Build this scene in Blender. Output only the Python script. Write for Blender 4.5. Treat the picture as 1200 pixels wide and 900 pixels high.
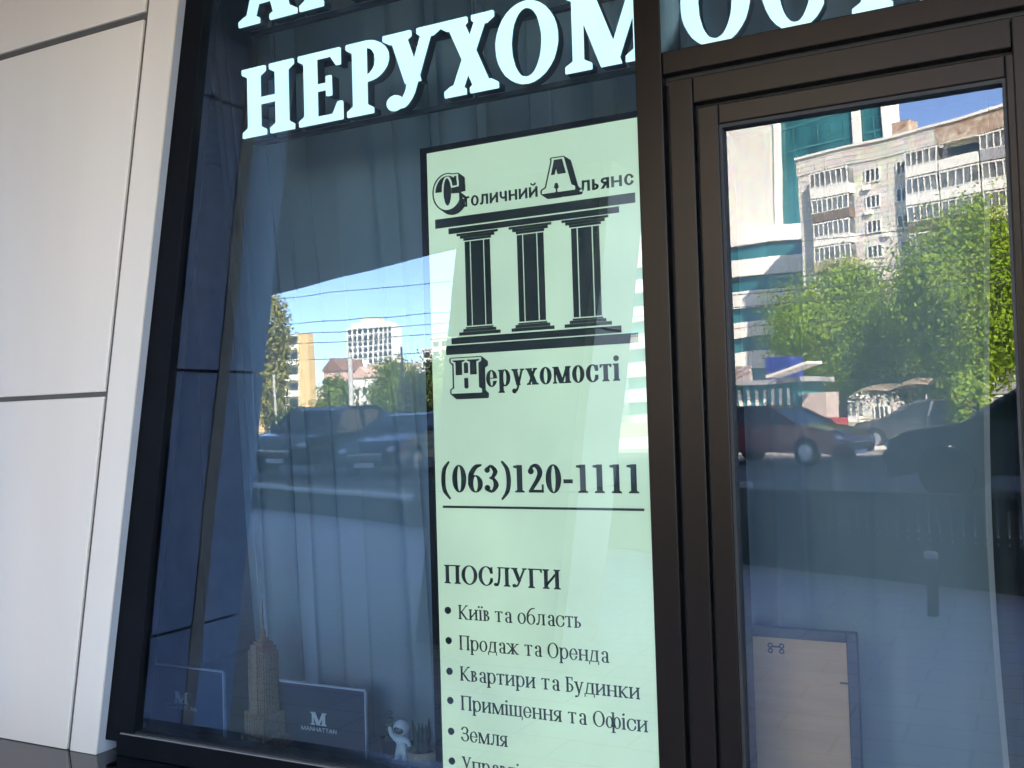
import bpy, math, random
import numpy as np
from mathutils import Vector, Matrix
for _o in list(bpy.data.objects): bpy.data.objects.remove(_o)
scene = bpy.context.scene
COL = scene.collection
PI = math.pi
R = math.radians

# ------------------------------------------------------------------ camera
CAM_Y, CAM_Z = -2.2, 1.6
_f, _yaw, _pitch, _roll = 1177.74, -.473784, .0355618, -.0294713
cd = bpy.data.cameras.new('camera'); cam = bpy.data.objects.new('camera', cd); COL.objects.link(cam)
fw = Vector((math.sin(_yaw)*math.cos(_pitch), math.cos(_yaw)*math.cos(_pitch), math.sin(_pitch)))
rt = Vector((math.cos(_yaw), -math.sin(_yaw), 0)); up = rt.cross(fw)
r2 = math.cos(_roll)*rt + math.sin(_roll)*up; u2 = -math.sin(_roll)*rt + math.cos(_roll)*up
m = Matrix((r2, u2, -fw)).transposed().to_4x4(); m.translation = Vector((0, CAM_Y, CAM_Z))
cam.matrix_world = m
cd.sensor_fit = 'HORIZONTAL'; cd.sensor_width = 36; cd.lens = 36*_f/1200
cd.clip_start = .02; cd.clip_end = 4000
scene.camera = cam

# ------------------------------------------------------------------ sky, sun, exposure
SUN_EL, SUN_AZ = 39.0, 36.0      # the sun stands behind the shop building, to the right (azimuth from +y towards +x)
w = bpy.data.worlds.new('World'); scene.world = w; w.use_nodes = True
nt = w.node_tree; nt.nodes.clear()
sky = nt.nodes.new('ShaderNodeTexSky'); sky.sky_type = 'NISHITA'; sky.sun_disc = False
sky.sun_elevation = R(SUN_EL); sky.sun_rotation = R(SUN_AZ); sky.air_density = .6; sky.dust_density = .1; sky.ozone_density = 6.0
bg = nt.nodes.new('ShaderNodeBackground'); bg.inputs['Strength'].default_value = .135
wo = nt.nodes.new('ShaderNodeOutputWorld')
nt.links.new(sky.outputs['Color'], bg.inputs['Color']); nt.links.new(bg.outputs['Background'], wo.inputs['Surface'])
ld = bpy.data.lights.new('sun', 'SUN'); ld.energy = 5.0; ld.angle = R(.5); ld.color = (1, .94, .86)
sun = bpy.data.objects.new('sun', ld); COL.objects.link(sun)
sd = Vector((math.sin(R(SUN_AZ))*math.cos(R(SUN_EL)), math.cos(R(SUN_AZ))*math.cos(R(SUN_EL)), math.sin(R(SUN_EL))))
sun.rotation_euler = sd.to_track_quat('Z', 'Y').to_euler(); sun.location = (20, 20, 40)
scene.view_settings.view_transform = 'Standard'; scene.view_settings.look = 'None'
scene.view_settings.gamma = 1; scene.view_settings.use_curve_mapping = False
scene.view_settings.exposure = 4.05
scene.view_settings.use_white_balance = True; scene.view_settings.white_balance_temperature = 9200; scene.view_settings.white_balance_tint = 16
scene.render.engine = 'CYCLES'
scene.cycles.use_denoising = True
scene.cycles.max_bounces = 14; scene.cycles.transparent_max_bounces = 24
scene.cycles.glossy_bounces = 6; scene.cycles.transmission_bounces = 8
scene.cycles.caustics_reflective = False; scene.cycles.caustics_refractive = False

# ------------------------------------------------------------------ materials
def _nodes(name):
    m = bpy.data.materials.new(name); m.use_nodes = True
    n = m.node_tree; n.nodes.clear()
    out = n.nodes.new('ShaderNodeOutputMaterial')
    return m, n, out
def mat(name, col, rough=.6, metal=0., var=.12, scale=6., bump=0., bscale=None, stretch=(1, 1, 1), spec=.5, coat=0., col2=None, detail=6):
    m, n, out = _nodes(name)
    p = n.nodes.new('ShaderNodeBsdfPrincipled'); n.links.new(p.outputs[0], out.inputs[0])
    p.inputs['Roughness'].default_value = rough; p.inputs['Metallic'].default_value = metal
    p.inputs['Specular IOR Level'].default_value = spec; p.inputs['Coat Weight'].default_value = coat
    p.inputs['Coat Roughness'].default_value = .05
    tc = n.nodes.new('ShaderNodeTexCoord'); mp = n.nodes.new('ShaderNodeMapping'); mp.inputs['Scale'].default_value = stretch
    n.links.new(tc.outputs['Object'], mp.inputs['Vector'])
    nz = n.nodes.new('ShaderNodeTexNoise'); nz.inputs['Scale'].default_value = scale; nz.inputs['Detail'].default_value = detail
    n.links.new(mp.outputs[0], nz.inputs['Vector'])
    cr = n.nodes.new('ShaderNodeValToRGB')
    c2 = col2 if col2 else tuple(min(1, c*(1+var)) for c in col)
    c1 = col if col2 else tuple(c*(1-var) for c in col)
    cr.color_ramp.elements[0].position = .32; cr.color_ramp.elements[1].position = .68
    cr.color_ramp.elements[0].color = (*c1, 1); cr.color_ramp.elements[1].color = (*c2, 1)
    n.links.new(nz.outputs['Fac'], cr.inputs['Fac']); n.links.new(cr.outputs['Color'], p.inputs['Base Color'])
    if bump:
        nb = n.nodes.new('ShaderNodeTexNoise'); nb.inputs['Scale'].default_value = bscale or scale*8; nb.inputs['Detail'].default_value = 4
        n.links.new(mp.outputs[0], nb.inputs['Vector'])
        b = n.nodes.new('ShaderNodeBump'); b.inputs['Strength'].default_value = bump; b.inputs['Distance'].default_value = .01
        n.links.new(nb.outputs['Fac'], b.inputs['Height']); n.links.new(b.outputs[0], p.inputs['Normal'])
    return m
def glass_mat(name, ior=1.75, tint=(.86, .92, .93), warp=.0, wscale=1.2, refl=(1, 1, 1), lift=0.):
    # coated float glass: Fresnel share mirrors the street, the rest passes straight through
    m, n, out = _nodes(name)
    fr = n.nodes.new('ShaderNodeFresnel'); fr.inputs['IOR'].default_value = ior
    gl = n.nodes.new('ShaderNodeBsdfGlossy'); gl.inputs['Roughness'].default_value = 0.0; gl.inputs['Color'].default_value = (*refl, 1)
    tr = n.nodes.new('ShaderNodeBsdfTransparent'); tr.inputs['Color'].default_value = (*tint, 1)
    mx = n.nodes.new('ShaderNodeMixShader')
    if lift:
        ad = n.nodes.new('ShaderNodeMath'); ad.operation = 'ADD'; ad.inputs[1].default_value = lift
        n.links.new(fr.outputs[0], ad.inputs[0]); n.links.new(ad.outputs[0], mx.inputs[0])
    else: n.links.new(fr.outputs[0], mx.inputs[0])
    n.links.new(tr.outputs[0], mx.inputs[1]); n.links.new(gl.outputs[0], mx.inputs[2])
    n.links.new(mx.outputs[0], out.inputs[0])
    if warp:
        # thin dust and wiping streaks on the street side
        du = n.nodes.new('ShaderNodeBsdfDiffuse'); du.inputs[0].default_value = (.55, .55, .54, 1)
        t2 = n.nodes.new('ShaderNodeTexCoord'); m2 = n.nodes.new('ShaderNodeMapping'); m2.inputs['Scale'].default_value = (5, 1, 1.2); m2.inputs['Rotation'].default_value = (0, .5, 0)
        n.links.new(t2.outputs['Object'], m2.inputs['Vector']); z2 = n.nodes.new('ShaderNodeTexNoise'); z2.inputs['Scale'].default_value = 2.5; z2.inputs['Detail'].default_value = 7
        n.links.new(m2.outputs[0], z2.inputs['Vector'])
        r2_ = n.nodes.new('ShaderNodeMapRange'); r2_.inputs['From Min'].default_value = .42; r2_.inputs['From Max'].default_value = .8; r2_.inputs['To Min'].default_value = .001; r2_.inputs['To Max'].default_value = .028
        n.links.new(z2.outputs['Fac'], r2_.inputs['Value']); md = n.nodes.new('ShaderNodeMixShader')
        n.links.new(r2_.outputs[0], md.inputs[0]); n.links.new(mx.outputs[0], md.inputs[1]); n.links.new(du.outputs[0], md.inputs[2]); n.links.new(md.outputs[0], out.inputs[0])
        tc = n.nodes.new('ShaderNodeTexCoord'); nz = n.nodes.new('ShaderNodeTexNoise'); nz.inputs['Scale'].default_value = wscale; nz.inputs['Detail'].default_value = 1.5
        n.links.new(tc.outputs['Object'], nz.inputs['Vector'])
        b = n.nodes.new('ShaderNodeBump'); b.inputs['Strength'].default_value = 1.0; b.inputs['Distance'].default_value = warp
        n.links.new(nz.outputs['Fac'], b.inputs['Height'])
        n.links.new(b.outputs[0], fr.inputs['Normal']); n.links.new(b.outputs[0], gl.inputs['Normal'])
    return m
def emit_mat(name, col, strength, base=(.7, .7, .7), rough=.5):
    m, n, out = _nodes(name)
    p = n.nodes.new('ShaderNodeBsdfPrincipled'); n.links.new(p.outputs[0], out.inputs[0])
    p.inputs['Base Color'].default_value = (*base, 1); p.inputs['Roughness'].default_value = rough
    p.inputs['Emission Color'].default_value = (*col, 1); p.inputs['Emission Strength'].default_value = strength
    return m
def backlit_mat(name, col, strength, base):
    # uneven backlight: cloudy patches a few per cent apart
    m = emit_mat(name, col, strength, base, .35); n = m.node_tree; p = [q for q in n.nodes if q.type == 'BSDF_PRINCIPLED'][0]
    tc = n.nodes.new('ShaderNodeTexCoord'); nz = n.nodes.new('ShaderNodeTexNoise'); nz.inputs['Scale'].default_value = 3.5; nz.inputs['Detail'].default_value = 2
    n.links.new(tc.outputs['Object'], nz.inputs['Vector'])
    mr = n.nodes.new('ShaderNodeMapRange'); mr.inputs['From Min'].default_value = .25; mr.inputs['From Max'].default_value = .75; mr.inputs['To Min'].default_value = strength*.84; mr.inputs['To Max'].default_value = strength*1.12
    n.links.new(nz.outputs['Fac'], mr.inputs['Value']); n.links.new(mr.outputs[0], p.inputs['Emission Strength'])
    return m
def sheer_mat(name, col, cover):
    m, n, out = _nodes(name)
    tr = n.nodes.new('ShaderNodeBsdfTransparent'); df = n.nodes.new('ShaderNodeBsdfDiffuse'); tl = n.nodes.new('ShaderNodeBsdfTranslucent')
    df.inputs[0].default_value = (*col, 1); tl.inputs[0].default_value = (*col, 1)
    m1 = n.nodes.new('ShaderNodeMixShader'); m1.inputs[0].default_value = .3
    n.links.new(df.outputs[0], m1.inputs[1]); n.links.new(tl.outputs[0], m1.inputs[2])
    m2 = n.nodes.new('ShaderNodeMixShader')
    # the weave looks denser where the cloth turns edge-on
    lw = n.nodes.new('ShaderNodeLayerWeight'); lw.inputs['Blend'].default_value = .35
    mr = n.nodes.new('ShaderNodeMapRange'); mr.inputs['To Min'].default_value = cover; mr.inputs['To Max'].default_value = min(1, cover+.35)
    n.links.new(lw.outputs['Facing'], mr.inputs['Value']); n.links.new(mr.outputs[0], m2.inputs[0])
    n.links.new(tr.outputs[0], m2.inputs[1]); n.links.new(m1.outputs[0], m2.inputs[2]); n.links.new(m2.outputs[0], out.inputs[0])
    return m
def leaf_mat(name, c1, c2, trans=.35):
    m, n, out = _nodes(name)
    oi = n.nodes.new('ShaderNodeTexCoord'); nz = n.nodes.new('ShaderNodeTexNoise'); nz.inputs['Scale'].default_value = 1.6; nz.inputs['Detail'].default_value = 5
    n.links.new(oi.outputs['Object'], nz.inputs['Vector'])
    cr = n.nodes.new('ShaderNodeValToRGB'); cr.color_ramp.elements[0].position = .3; cr.color_ramp.elements[1].position = .7
    cr.color_ramp.elements[0].color = (*c1, 1); cr.color_ramp.elements[1].color = (*c2, 1); n.links.new(nz.outputs['Fac'], cr.inputs['Fac'])
    df = n.nodes.new('ShaderNodeBsdfDiffuse'); tl = n.nodes.new('ShaderNodeBsdfTranslucent'); mx = n.nodes.new('ShaderNodeMixShader'); mx.inputs[0].default_value = trans
    n.links.new(cr.outputs[0], df.inputs[0]); n.links.new(cr.outputs[0], tl.inputs[0])
    n.links.new(df.outputs[0], mx.inputs[1]); n.links.new(tl.outputs[0], mx.inputs[2]); n.links.new(mx.outputs[0], out.inputs[0])
    return m
def brick_mat(name, c1, c2, mortar, bw=.6, bh=.3, rough=.85, ms=.012, off=.5, scale=1., rotx=True, bump=.3):
    m, n, out = _nodes(name)
    p = n.nodes.new('ShaderNodeBsdfPrincipled'); n.links.new(p.outputs[0], out.inputs[0]); p.inputs['Roughness'].default_value = rough
    tc = n.nodes.new('ShaderNodeTexCoord'); mp = n.nodes.new('ShaderNodeMapping')
    if rotx: mp.inputs['Rotation'].default_value = (R(90), 0, 0)
    n.links.new(tc.outputs['Object'], mp.inputs['Vector'])
    br = n.nodes.new('ShaderNodeTexBrick'); br.offset = off
    br.inputs['Scale'].default_value = scale; br.inputs['Brick Width'].default_value = bw; br.inputs['Row Height'].default_value = bh
    br.inputs['Mortar Size'].default_value = ms; br.inputs['Color1'].default_value = (*c1, 1); br.inputs['Color2'].default_value = (*c2, 1); br.inputs['Mortar'].default_value = (*mortar, 1)
    n.links.new(mp.outputs[0], br.inputs['Vector'])
    nz = n.nodes.new('ShaderNodeTexNoise'); nz.inputs['Scale'].default_value = .8; nz.inputs['Detail'].default_value = 6
    n.links.new(tc.outputs['Object'], nz.inputs['Vector'])
    mx = n.nodes.new('ShaderNodeMix'); mx.data_type = 'RGBA'; mx.blend_type = 'MULTIPLY'; mx.inputs['Factor'].default_value = .5
    n.links.new(br.outputs['Color'], mx.inputs['A']); n.links.new(nz.outputs['Color'], mx.inputs['B'])
    gm = n.nodes.new('ShaderNodeHueSaturation'); gm.inputs['Saturation'].default_value = .9; gm.inputs['Value'].default_value = 1.3
    n.links.new(mx.outputs['Result'], gm.inputs['Color']); n.links.new(gm.outputs[0], p.inputs['Base Color'])
    return m
M = {}
M['clad'] = mat('facade_cladding', (.80, .65, .52), .42, var=.04, scale=3.0, bump=.06, bscale=60, stretch=(1, 1, .16), spec=.4)
M['clad_edge'] = mat('cladding_edge', (.37, .365, .37), .5, var=.05)
M['joint'] = mat('joint_gasket', (.10, .085, .07), .8)
M['black_frame'] = mat('black_frame', (.006, .0065, .008), .5, var=.2, spec=.06)
M['bronze'] = mat('bronze_aluminium', (.012, .0075, .0055), .30, metal=.3, var=.15, scale=1.4, bump=.03, bscale=90, stretch=(1, 1, .25), spec=.20)
M['gasket'] = mat('rubber_gasket', (.006, .006, .007), .6)
M['granite'] = mat('polished_black_granite', (.012, .012, .014), .07, var=.4, scale=60, spec=.5)
M['glass'] = glass_mat('shop_glass', 1.92, (.72, .89, 1.0), warp=.0007, wscale=2.2, refl=(.66, .83, 1.0))
M['glass_door'] = glass_mat('door_glass', 1.92, (.76, .89, .98), warp=.0005, wscale=3.0, refl=(.74, .86, 1.0))
M['glass_clear'] = glass_mat('glass_back_face', 1.12, (.97, .98, .98))
M['trim'] = mat('brown_trim', (.38, .315, .265), .5)
M['bead'] = mat('bead_aluminium', (.20, .17, .15), .5)
M['wing'] = mat('shade_blue_cladding', (.27, .34, .50), .5, var=.06, scale=2); M['wing_lit'] = mat('lit_blue_cladding', (.38, .54, .72), .5, var=.06, scale=2)  # blue shade and its paler lit part painted into one cladding
M['soffit'] = mat('soffit_panel', (.30, .30, .30), .6)
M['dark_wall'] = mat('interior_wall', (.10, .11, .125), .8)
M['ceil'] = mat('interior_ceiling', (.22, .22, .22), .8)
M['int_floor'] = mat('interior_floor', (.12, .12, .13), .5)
M['shelf'] = mat('display_shelf', (.012, .013, .018), .3, var=.3)
M['sheer'] = sheer_mat('sheer_curtain', (.80, .98, 1.0), .46); M['sheer_thin'] = sheer_mat('thin_sheer_curtain', (.72, .94, 1.0), .32)
M['hem'] = sheer_mat('curtain_hem', (.62, .62, .60), .85)
M['drape'] = mat('dark_green_drape', (.010, .032, .026), .9, var=.3, scale=3)
M['letter_face'] = backlit_mat('lit_letter_face', (.46, .92, 1.22), .095, (.8, .85, .85))
M['letter_side'] = mat('letter_return', (.03, .035, .04), .5)
M['screen'] = backlit_mat('backlit_screen', (.82, 1.16, .92), .0345, (.42, .55, .42))
M['print'] = mat('dark_print', (.012, .022, .017), .5, var=.1)
M['navy'] = mat('navy_board', (.018, .022, .055), .35, var=.1)
M['board_edge'] = mat('acrylic_edge_highlight', (.55, .58, .65), .4)
M['board_ink'] = mat('cream_ink', (.78, .80, .70), .5)
M['model'] = mat('weathered_bronze_model', (.40, .235, .135), .5, metal=.1, var=.3, scale=140, bump=.4, bscale=200)
M['model_red'] = mat('model_copper', (.36, .16, .09), .5, metal=.1, var=.2, scale=140)
M['plaster'] = mat('white_plaster_figurine', (.72, .76, .78), .5, var=.05)
M['visor'] = mat('figurine_visor', (.10, .12, .12), .12, metal=.7)
M['rock'] = mat('figurine_rock', (.27, .28, .25), .9, var=.3, scale=40, bump=.6, bscale=60)
M['terra'] = mat('ochre_pot', (.42, .29, .17), .7, var=.12, scale=20)
M['soil'] = mat('potting_soil', (.05, .03, .025), 1)
M['cactus'] = mat('cactus_green', (.035, .07, .04), .6, var=.3, scale=30)
M['card'] = mat('kraft_backing', (.56, .30, .165), .8, var=.06, scale=14, bump=.1, bscale=60, stretch=(.3, 1, 3))
M['pic_frame'] = mat('picture_frame', (.02, .024, .04), .4)
M['steel'] = mat('brushed_steel', (.55, .56, .57), .3, metal=.9)
M['paving'] = brick_mat('plaza_paving', (.64, .61, .56), (.57, .545, .50), (.36, .35, .34), .6, .3, .7, .01, rotx=False)
M['asphalt'] = mat('asphalt', (.05, .05, .052), .85, var=.25, scale=1.5, bump=.3, bscale=80)
M['ground'] = mat('verge_ground', (.17, .16, .07), .95, scale=.25, col2=(.34, .29, .19))
M['concrete'] = mat('concrete', (.32, .31, .30), .8, var=.15, scale=3)
M['wall_dark'] = mat('dark_concrete', (.07, .08, .07), .9, var=.3, scale=3); M['coping'] = mat('pale_coping', (.62, .61, .58), .7)  # darker wall tone, set for contrast with the pale paving
M['slat'] = mat('dark_slat_fence', (.045, .045, .045), .6)
M['hostwall'] = mat('host_building_wall', (.42, .41, .39), .6)
M['hostglass'] = mat('host_building_glass', (.02, .025, .03), .08, spec=.6)
M['bark'] = mat('bark', (.10, .075, .055), .9, var=.3, scale=8, bump=.5)
M['leaf_bright'] = leaf_mat('leaves_bright', (.13, .25, .03), (.30, .42, .05), .42)
M['leaf_mid'] = leaf_mat('leaves_mid', (.07, .13, .02), (.20, .25, .045), .35)
M['leaf_dark'] = leaf_mat('leaves_dark', (.03, .055, .022), (.08, .10, .04), .3)
M['leaf_yellow'] = leaf_mat('leaves_yellowing', (.17, .18, .07), (.34, .32, .12), .4)
M['white'] = mat('white_paint', (.74, .72, .68), .6, var=.05)
M['cream'] = mat('cream_render', (.60, .54, .45), .8, var=.08, scale=.5)
M['whitepanel'] = brick_mat('white_tower_panel', (.68, .65, .58), (.66, .63, .56), (.55, .52, .46), 3.2, 1.8, .6, .03, off=0)
M['teal'] = mat('teal_curtain_glass', (.01, .13, .14), .12, var=.45, scale=.35, spec=.9, stretch=(1, 1, .5))
M['brickp'] = brick_mat('pale_brick_panel', (.64, .595, .54), (.58, .54, .49), (.36, .32, .285), 2.4, .57, .85, .05)
M['brown_panel'] = mat('brown_balcony_sheet', (.15, .10, .075), .8, var=.25, scale=2)
M['tan_panel'] = mat('tan_balcony_sheet', (.38, .30, .22), .8, var=.2, scale=2)
M['greyc'] = mat('grey_cladding', (.30, .30, .32), .7)
M['rust'] = mat('rusty_parapet', (.50, .44, .36), .8, scale=1.2, col2=(.26, .12, .07))
M['pane'] = mat('dark_pane', (.025, .03, .035), .06, spec=.7)
M['pane_grey'] = mat('curtained_pane', (.13, .14, .145), .15, var=.6, scale=.9)
M['yellow'] = mat('yellow_render', (.62, .43, .22), .8, var=.08, scale=.4)
M['pink'] = mat('pink_render', (.55, .36, .30), .8, var=.1, scale=.4)
M['roof'] = mat('roof_sheet', (.22, .12, .09), .8)
M['tyre'] = mat('tyre', (.012, .012, .012), .9)
M['rim'] = mat('alloy_rim', (.45, .45, .47), .3, metal=.9); M['rim_dark'] = mat('dark_rim', (.05, .05, .055), .35, metal=.6)
M['car_glass'] = mat('car_glass', (.022, .032, .032), .04, spec=.5)
M['lamp'] = mat('headlamp_lens', (.65, .68, .70), .08, spec=.9)
M['plate'] = mat('blank_plate', (.7, .7, .68), .5)
M['grille'] = mat('black_grille', (.012, .012, .013), .4)
def paint(name, c): return mat(name, c, .25, metal=.2, var=.03, coat=.6)
M['p_black'] = paint('black_car_paint', (.012, .013, .015)); M['p_blue'] = paint('dark_blue_car_paint', (.010, .018, .045))
M['p_red'] = paint('dark_red_car_paint', (.26, .012, .018)); M['p_grey'] = paint('grey_car_paint', (.06, .07, .085)); M['p_char'] = paint('charcoal_car_paint', (.12, .135, .16)); M['p_white'] = paint('white_car_paint', (.75, .75, .75))
M['kteal'] = mat('teal_kiosk_sheet', (.03, .20, .22), .5); M['kblue'] = mat('blue_box', (.02, .04, .22), .5); M['kpink'] = mat('pale_pink_sign', (.42, .34, .32), .6); M['kred'] = mat('red_panel', (.28, .03, .03), .5)
M['tarp'] = mat('beige_tarp', (.26, .21, .155), .8, var=.2, scale=2)
M['wire'] = mat('cable', (.015, .015, .017), .7)
M['pole'] = mat('concrete_pole', (.38, .37, .35), .8)

# ------------------------------------------------------------------ mesh helpers
class MB:
    def __init__(s): s.v = []; s.f = []; s.mi = []
    def add(s, vs, fs, mi=0):
        o = len(s.v); s.v += [tuple(v) for v in vs]; s.f += [[o+i for i in f] for f in fs]; s.mi += [mi]*len(fs); return s
    def box(s, x0, y0, z0, x1, y1, z1, mi=0):
        vs = [(x0, y0, z0), (x1, y0, z0), (x1, y1, z0), (x0, y1, z0), (x0, y0, z1), (x1, y0, z1), (x1, y1, z1), (x0, y1, z1)]
        return s.add(vs, [(0, 3, 2, 1), (4, 5, 6, 7), (0, 1, 5, 4), (1, 2, 6, 5), (2, 3, 7, 6), (3, 0, 4, 7)], mi)
    def prism_y(s, pts, y0, y1, mi=0):        # polygon in xz (counter-clockwise seen from -y), extruded along y
        n = len(pts); vs = [(x, y0, z) for x, z in pts]+[(x, y1, z) for x, z in pts]
        fs = [list(range(n)), list(range(2*n-1, n-1, -1))]+[((i+1) % n, i, n+i, n+(i+1) % n) for i in range(n)]
        return s.add(vs, fs, mi)
    def prism_z(s, pts, z0, z1, mi=0):
        n = len(pts); vs = [(x, y, z0) for x, y in pts]+[(x, y, z1) for x, y in pts]
        fs = [list(range(n-1, -1, -1)), list(range(n, 2*n))]+[(i, (i+1) % n, n+(i+1) % n, n+i) for i in range(n)]
        return s.add(vs, fs, mi)
    def tube(s, pts, rads, seg=10, cap=True, mi=0):
        pts = [Vector(p) for p in pts]
        if not hasattr(rads, '__len__'): rads = [rads]*len(pts)
        rings = []; base = len(s.v)
        for i, p in enumerate(pts):
            d = (pts[min(i+1, len(pts)-1)]-pts[max(i-1, 0)]).normalized()
            a = Vector((0, 0, 1)) if abs(d.z) < .9 else Vector((1, 0, 0))
            u = d.cross(a).normalized(); v = d.cross(u)
            for k in range(seg):
                t = 2*PI*k/seg; s.v.append(tuple(p+(u*math.cos(t)+v*math.sin(t))*rads[i]))
        for i in range(len(pts)-1):
            for k in range(seg):
                a = base+i*seg+k; b = base+i*seg+(k+1) % seg
                s.f.append([a, b, b+seg, a+seg]); s.mi.append(mi)
        if cap:
            s.f.append([base+k for k in range(seg)][::-1]); s.mi.append(mi)
            s.f.append([base+(len(pts)-1)*seg+k for k in range(seg)]); s.mi.append(mi)
        return s
    def lathe(s, prof, cx, cy, seg=24, mi=0):
        base = len(s.v); n = len(prof)
        for r, z in prof:
            for k in range(seg):
                t = 2*PI*k/seg; s.v.append((cx+r*math.cos(t), cy+r*math.sin(t), z))
        for i in range(n-1):
            for k in range(seg):
                a = base+i*seg+k; b = base+i*seg+(k+1) % seg
                s.f.append([a, b, b+seg, a+seg]); s.mi.append(mi)
        s.f.append([base+k for k in range(seg)][::-1]); s.mi.append(mi)
        s.f.append([base+(n-1)*seg+k for k in range(seg)]); s.mi.append(mi)
        return s
    def ball(s, c, r, seg=16, rings=10, sc=(1, 1, 1), mi=0):
        base = len(s.v)
        for i in range(rings+1):
            ph = PI*i/rings
            for k in range(seg):
                t = 2*PI*k/seg
                s.v.append((c[0]+r*sc[0]*math.sin(ph)*math.cos(t), c[1]+r*sc[1]*math.sin(ph)*math.sin(t), c[2]+r*sc[2]*math.cos(ph)))
        for i in range(rings):
            for k in range(seg):
                a = base+i*seg+k; b = base+i*seg+(k+1) % seg
                s.f.append([a+seg, b+seg, b, a]); s.mi.append(mi)
        return s
    def build(s, name, mats, parent=None, smooth=False, bevel=0, bseg=2):
        me = bpy.data.meshes.new(name); me.from_pydata(s.v, [], s.f)
        mats = mats if isinstance(mats, (list, tuple)) else [mats]
        for q in mats: me.materials.append(q)
        me.polygons.foreach_set('material_index', s.mi)
        if smooth: me.polygons.foreach_set('use_smooth', [True]*len(me.polygons))
        me.validate(); me.update()
        o = bpy.data.objects.new(name, me); COL.objects.link(o)
        if parent: o.parent = parent
        if bevel:
            b = o.modifiers.new('bevel', 'BEVEL'); b.width = bevel; b.segments = bseg; b.limit_method = 'ANGLE'; b.angle_limit = R(40)
        return o
def tag(o, label, cat=None, group=None, kind=None):
    if label: o['label'] = label
    if cat: o['category'] = cat
    if group: o['group'] = group
    if kind: o['kind'] = kind
    return o
def empty(name, loc=(0, 0, 0), rz=0, label=None, cat=None, group=None):
    o = bpy.data.objects.new(name, None); COL.objects.link(o); o.location = loc; o.rotation_euler = (0, 0, rz); o.empty_display_size = .2
    return tag(o, label, cat, group)
def kids(o): return [c for c in COL.objects if c.parent == o]
def copy_tree(o, parent=None):
    c = o.copy(); COL.objects.link(c); c.parent = parent
    for ch in kids(o): copy_tree(ch, c)
    return c

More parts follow.
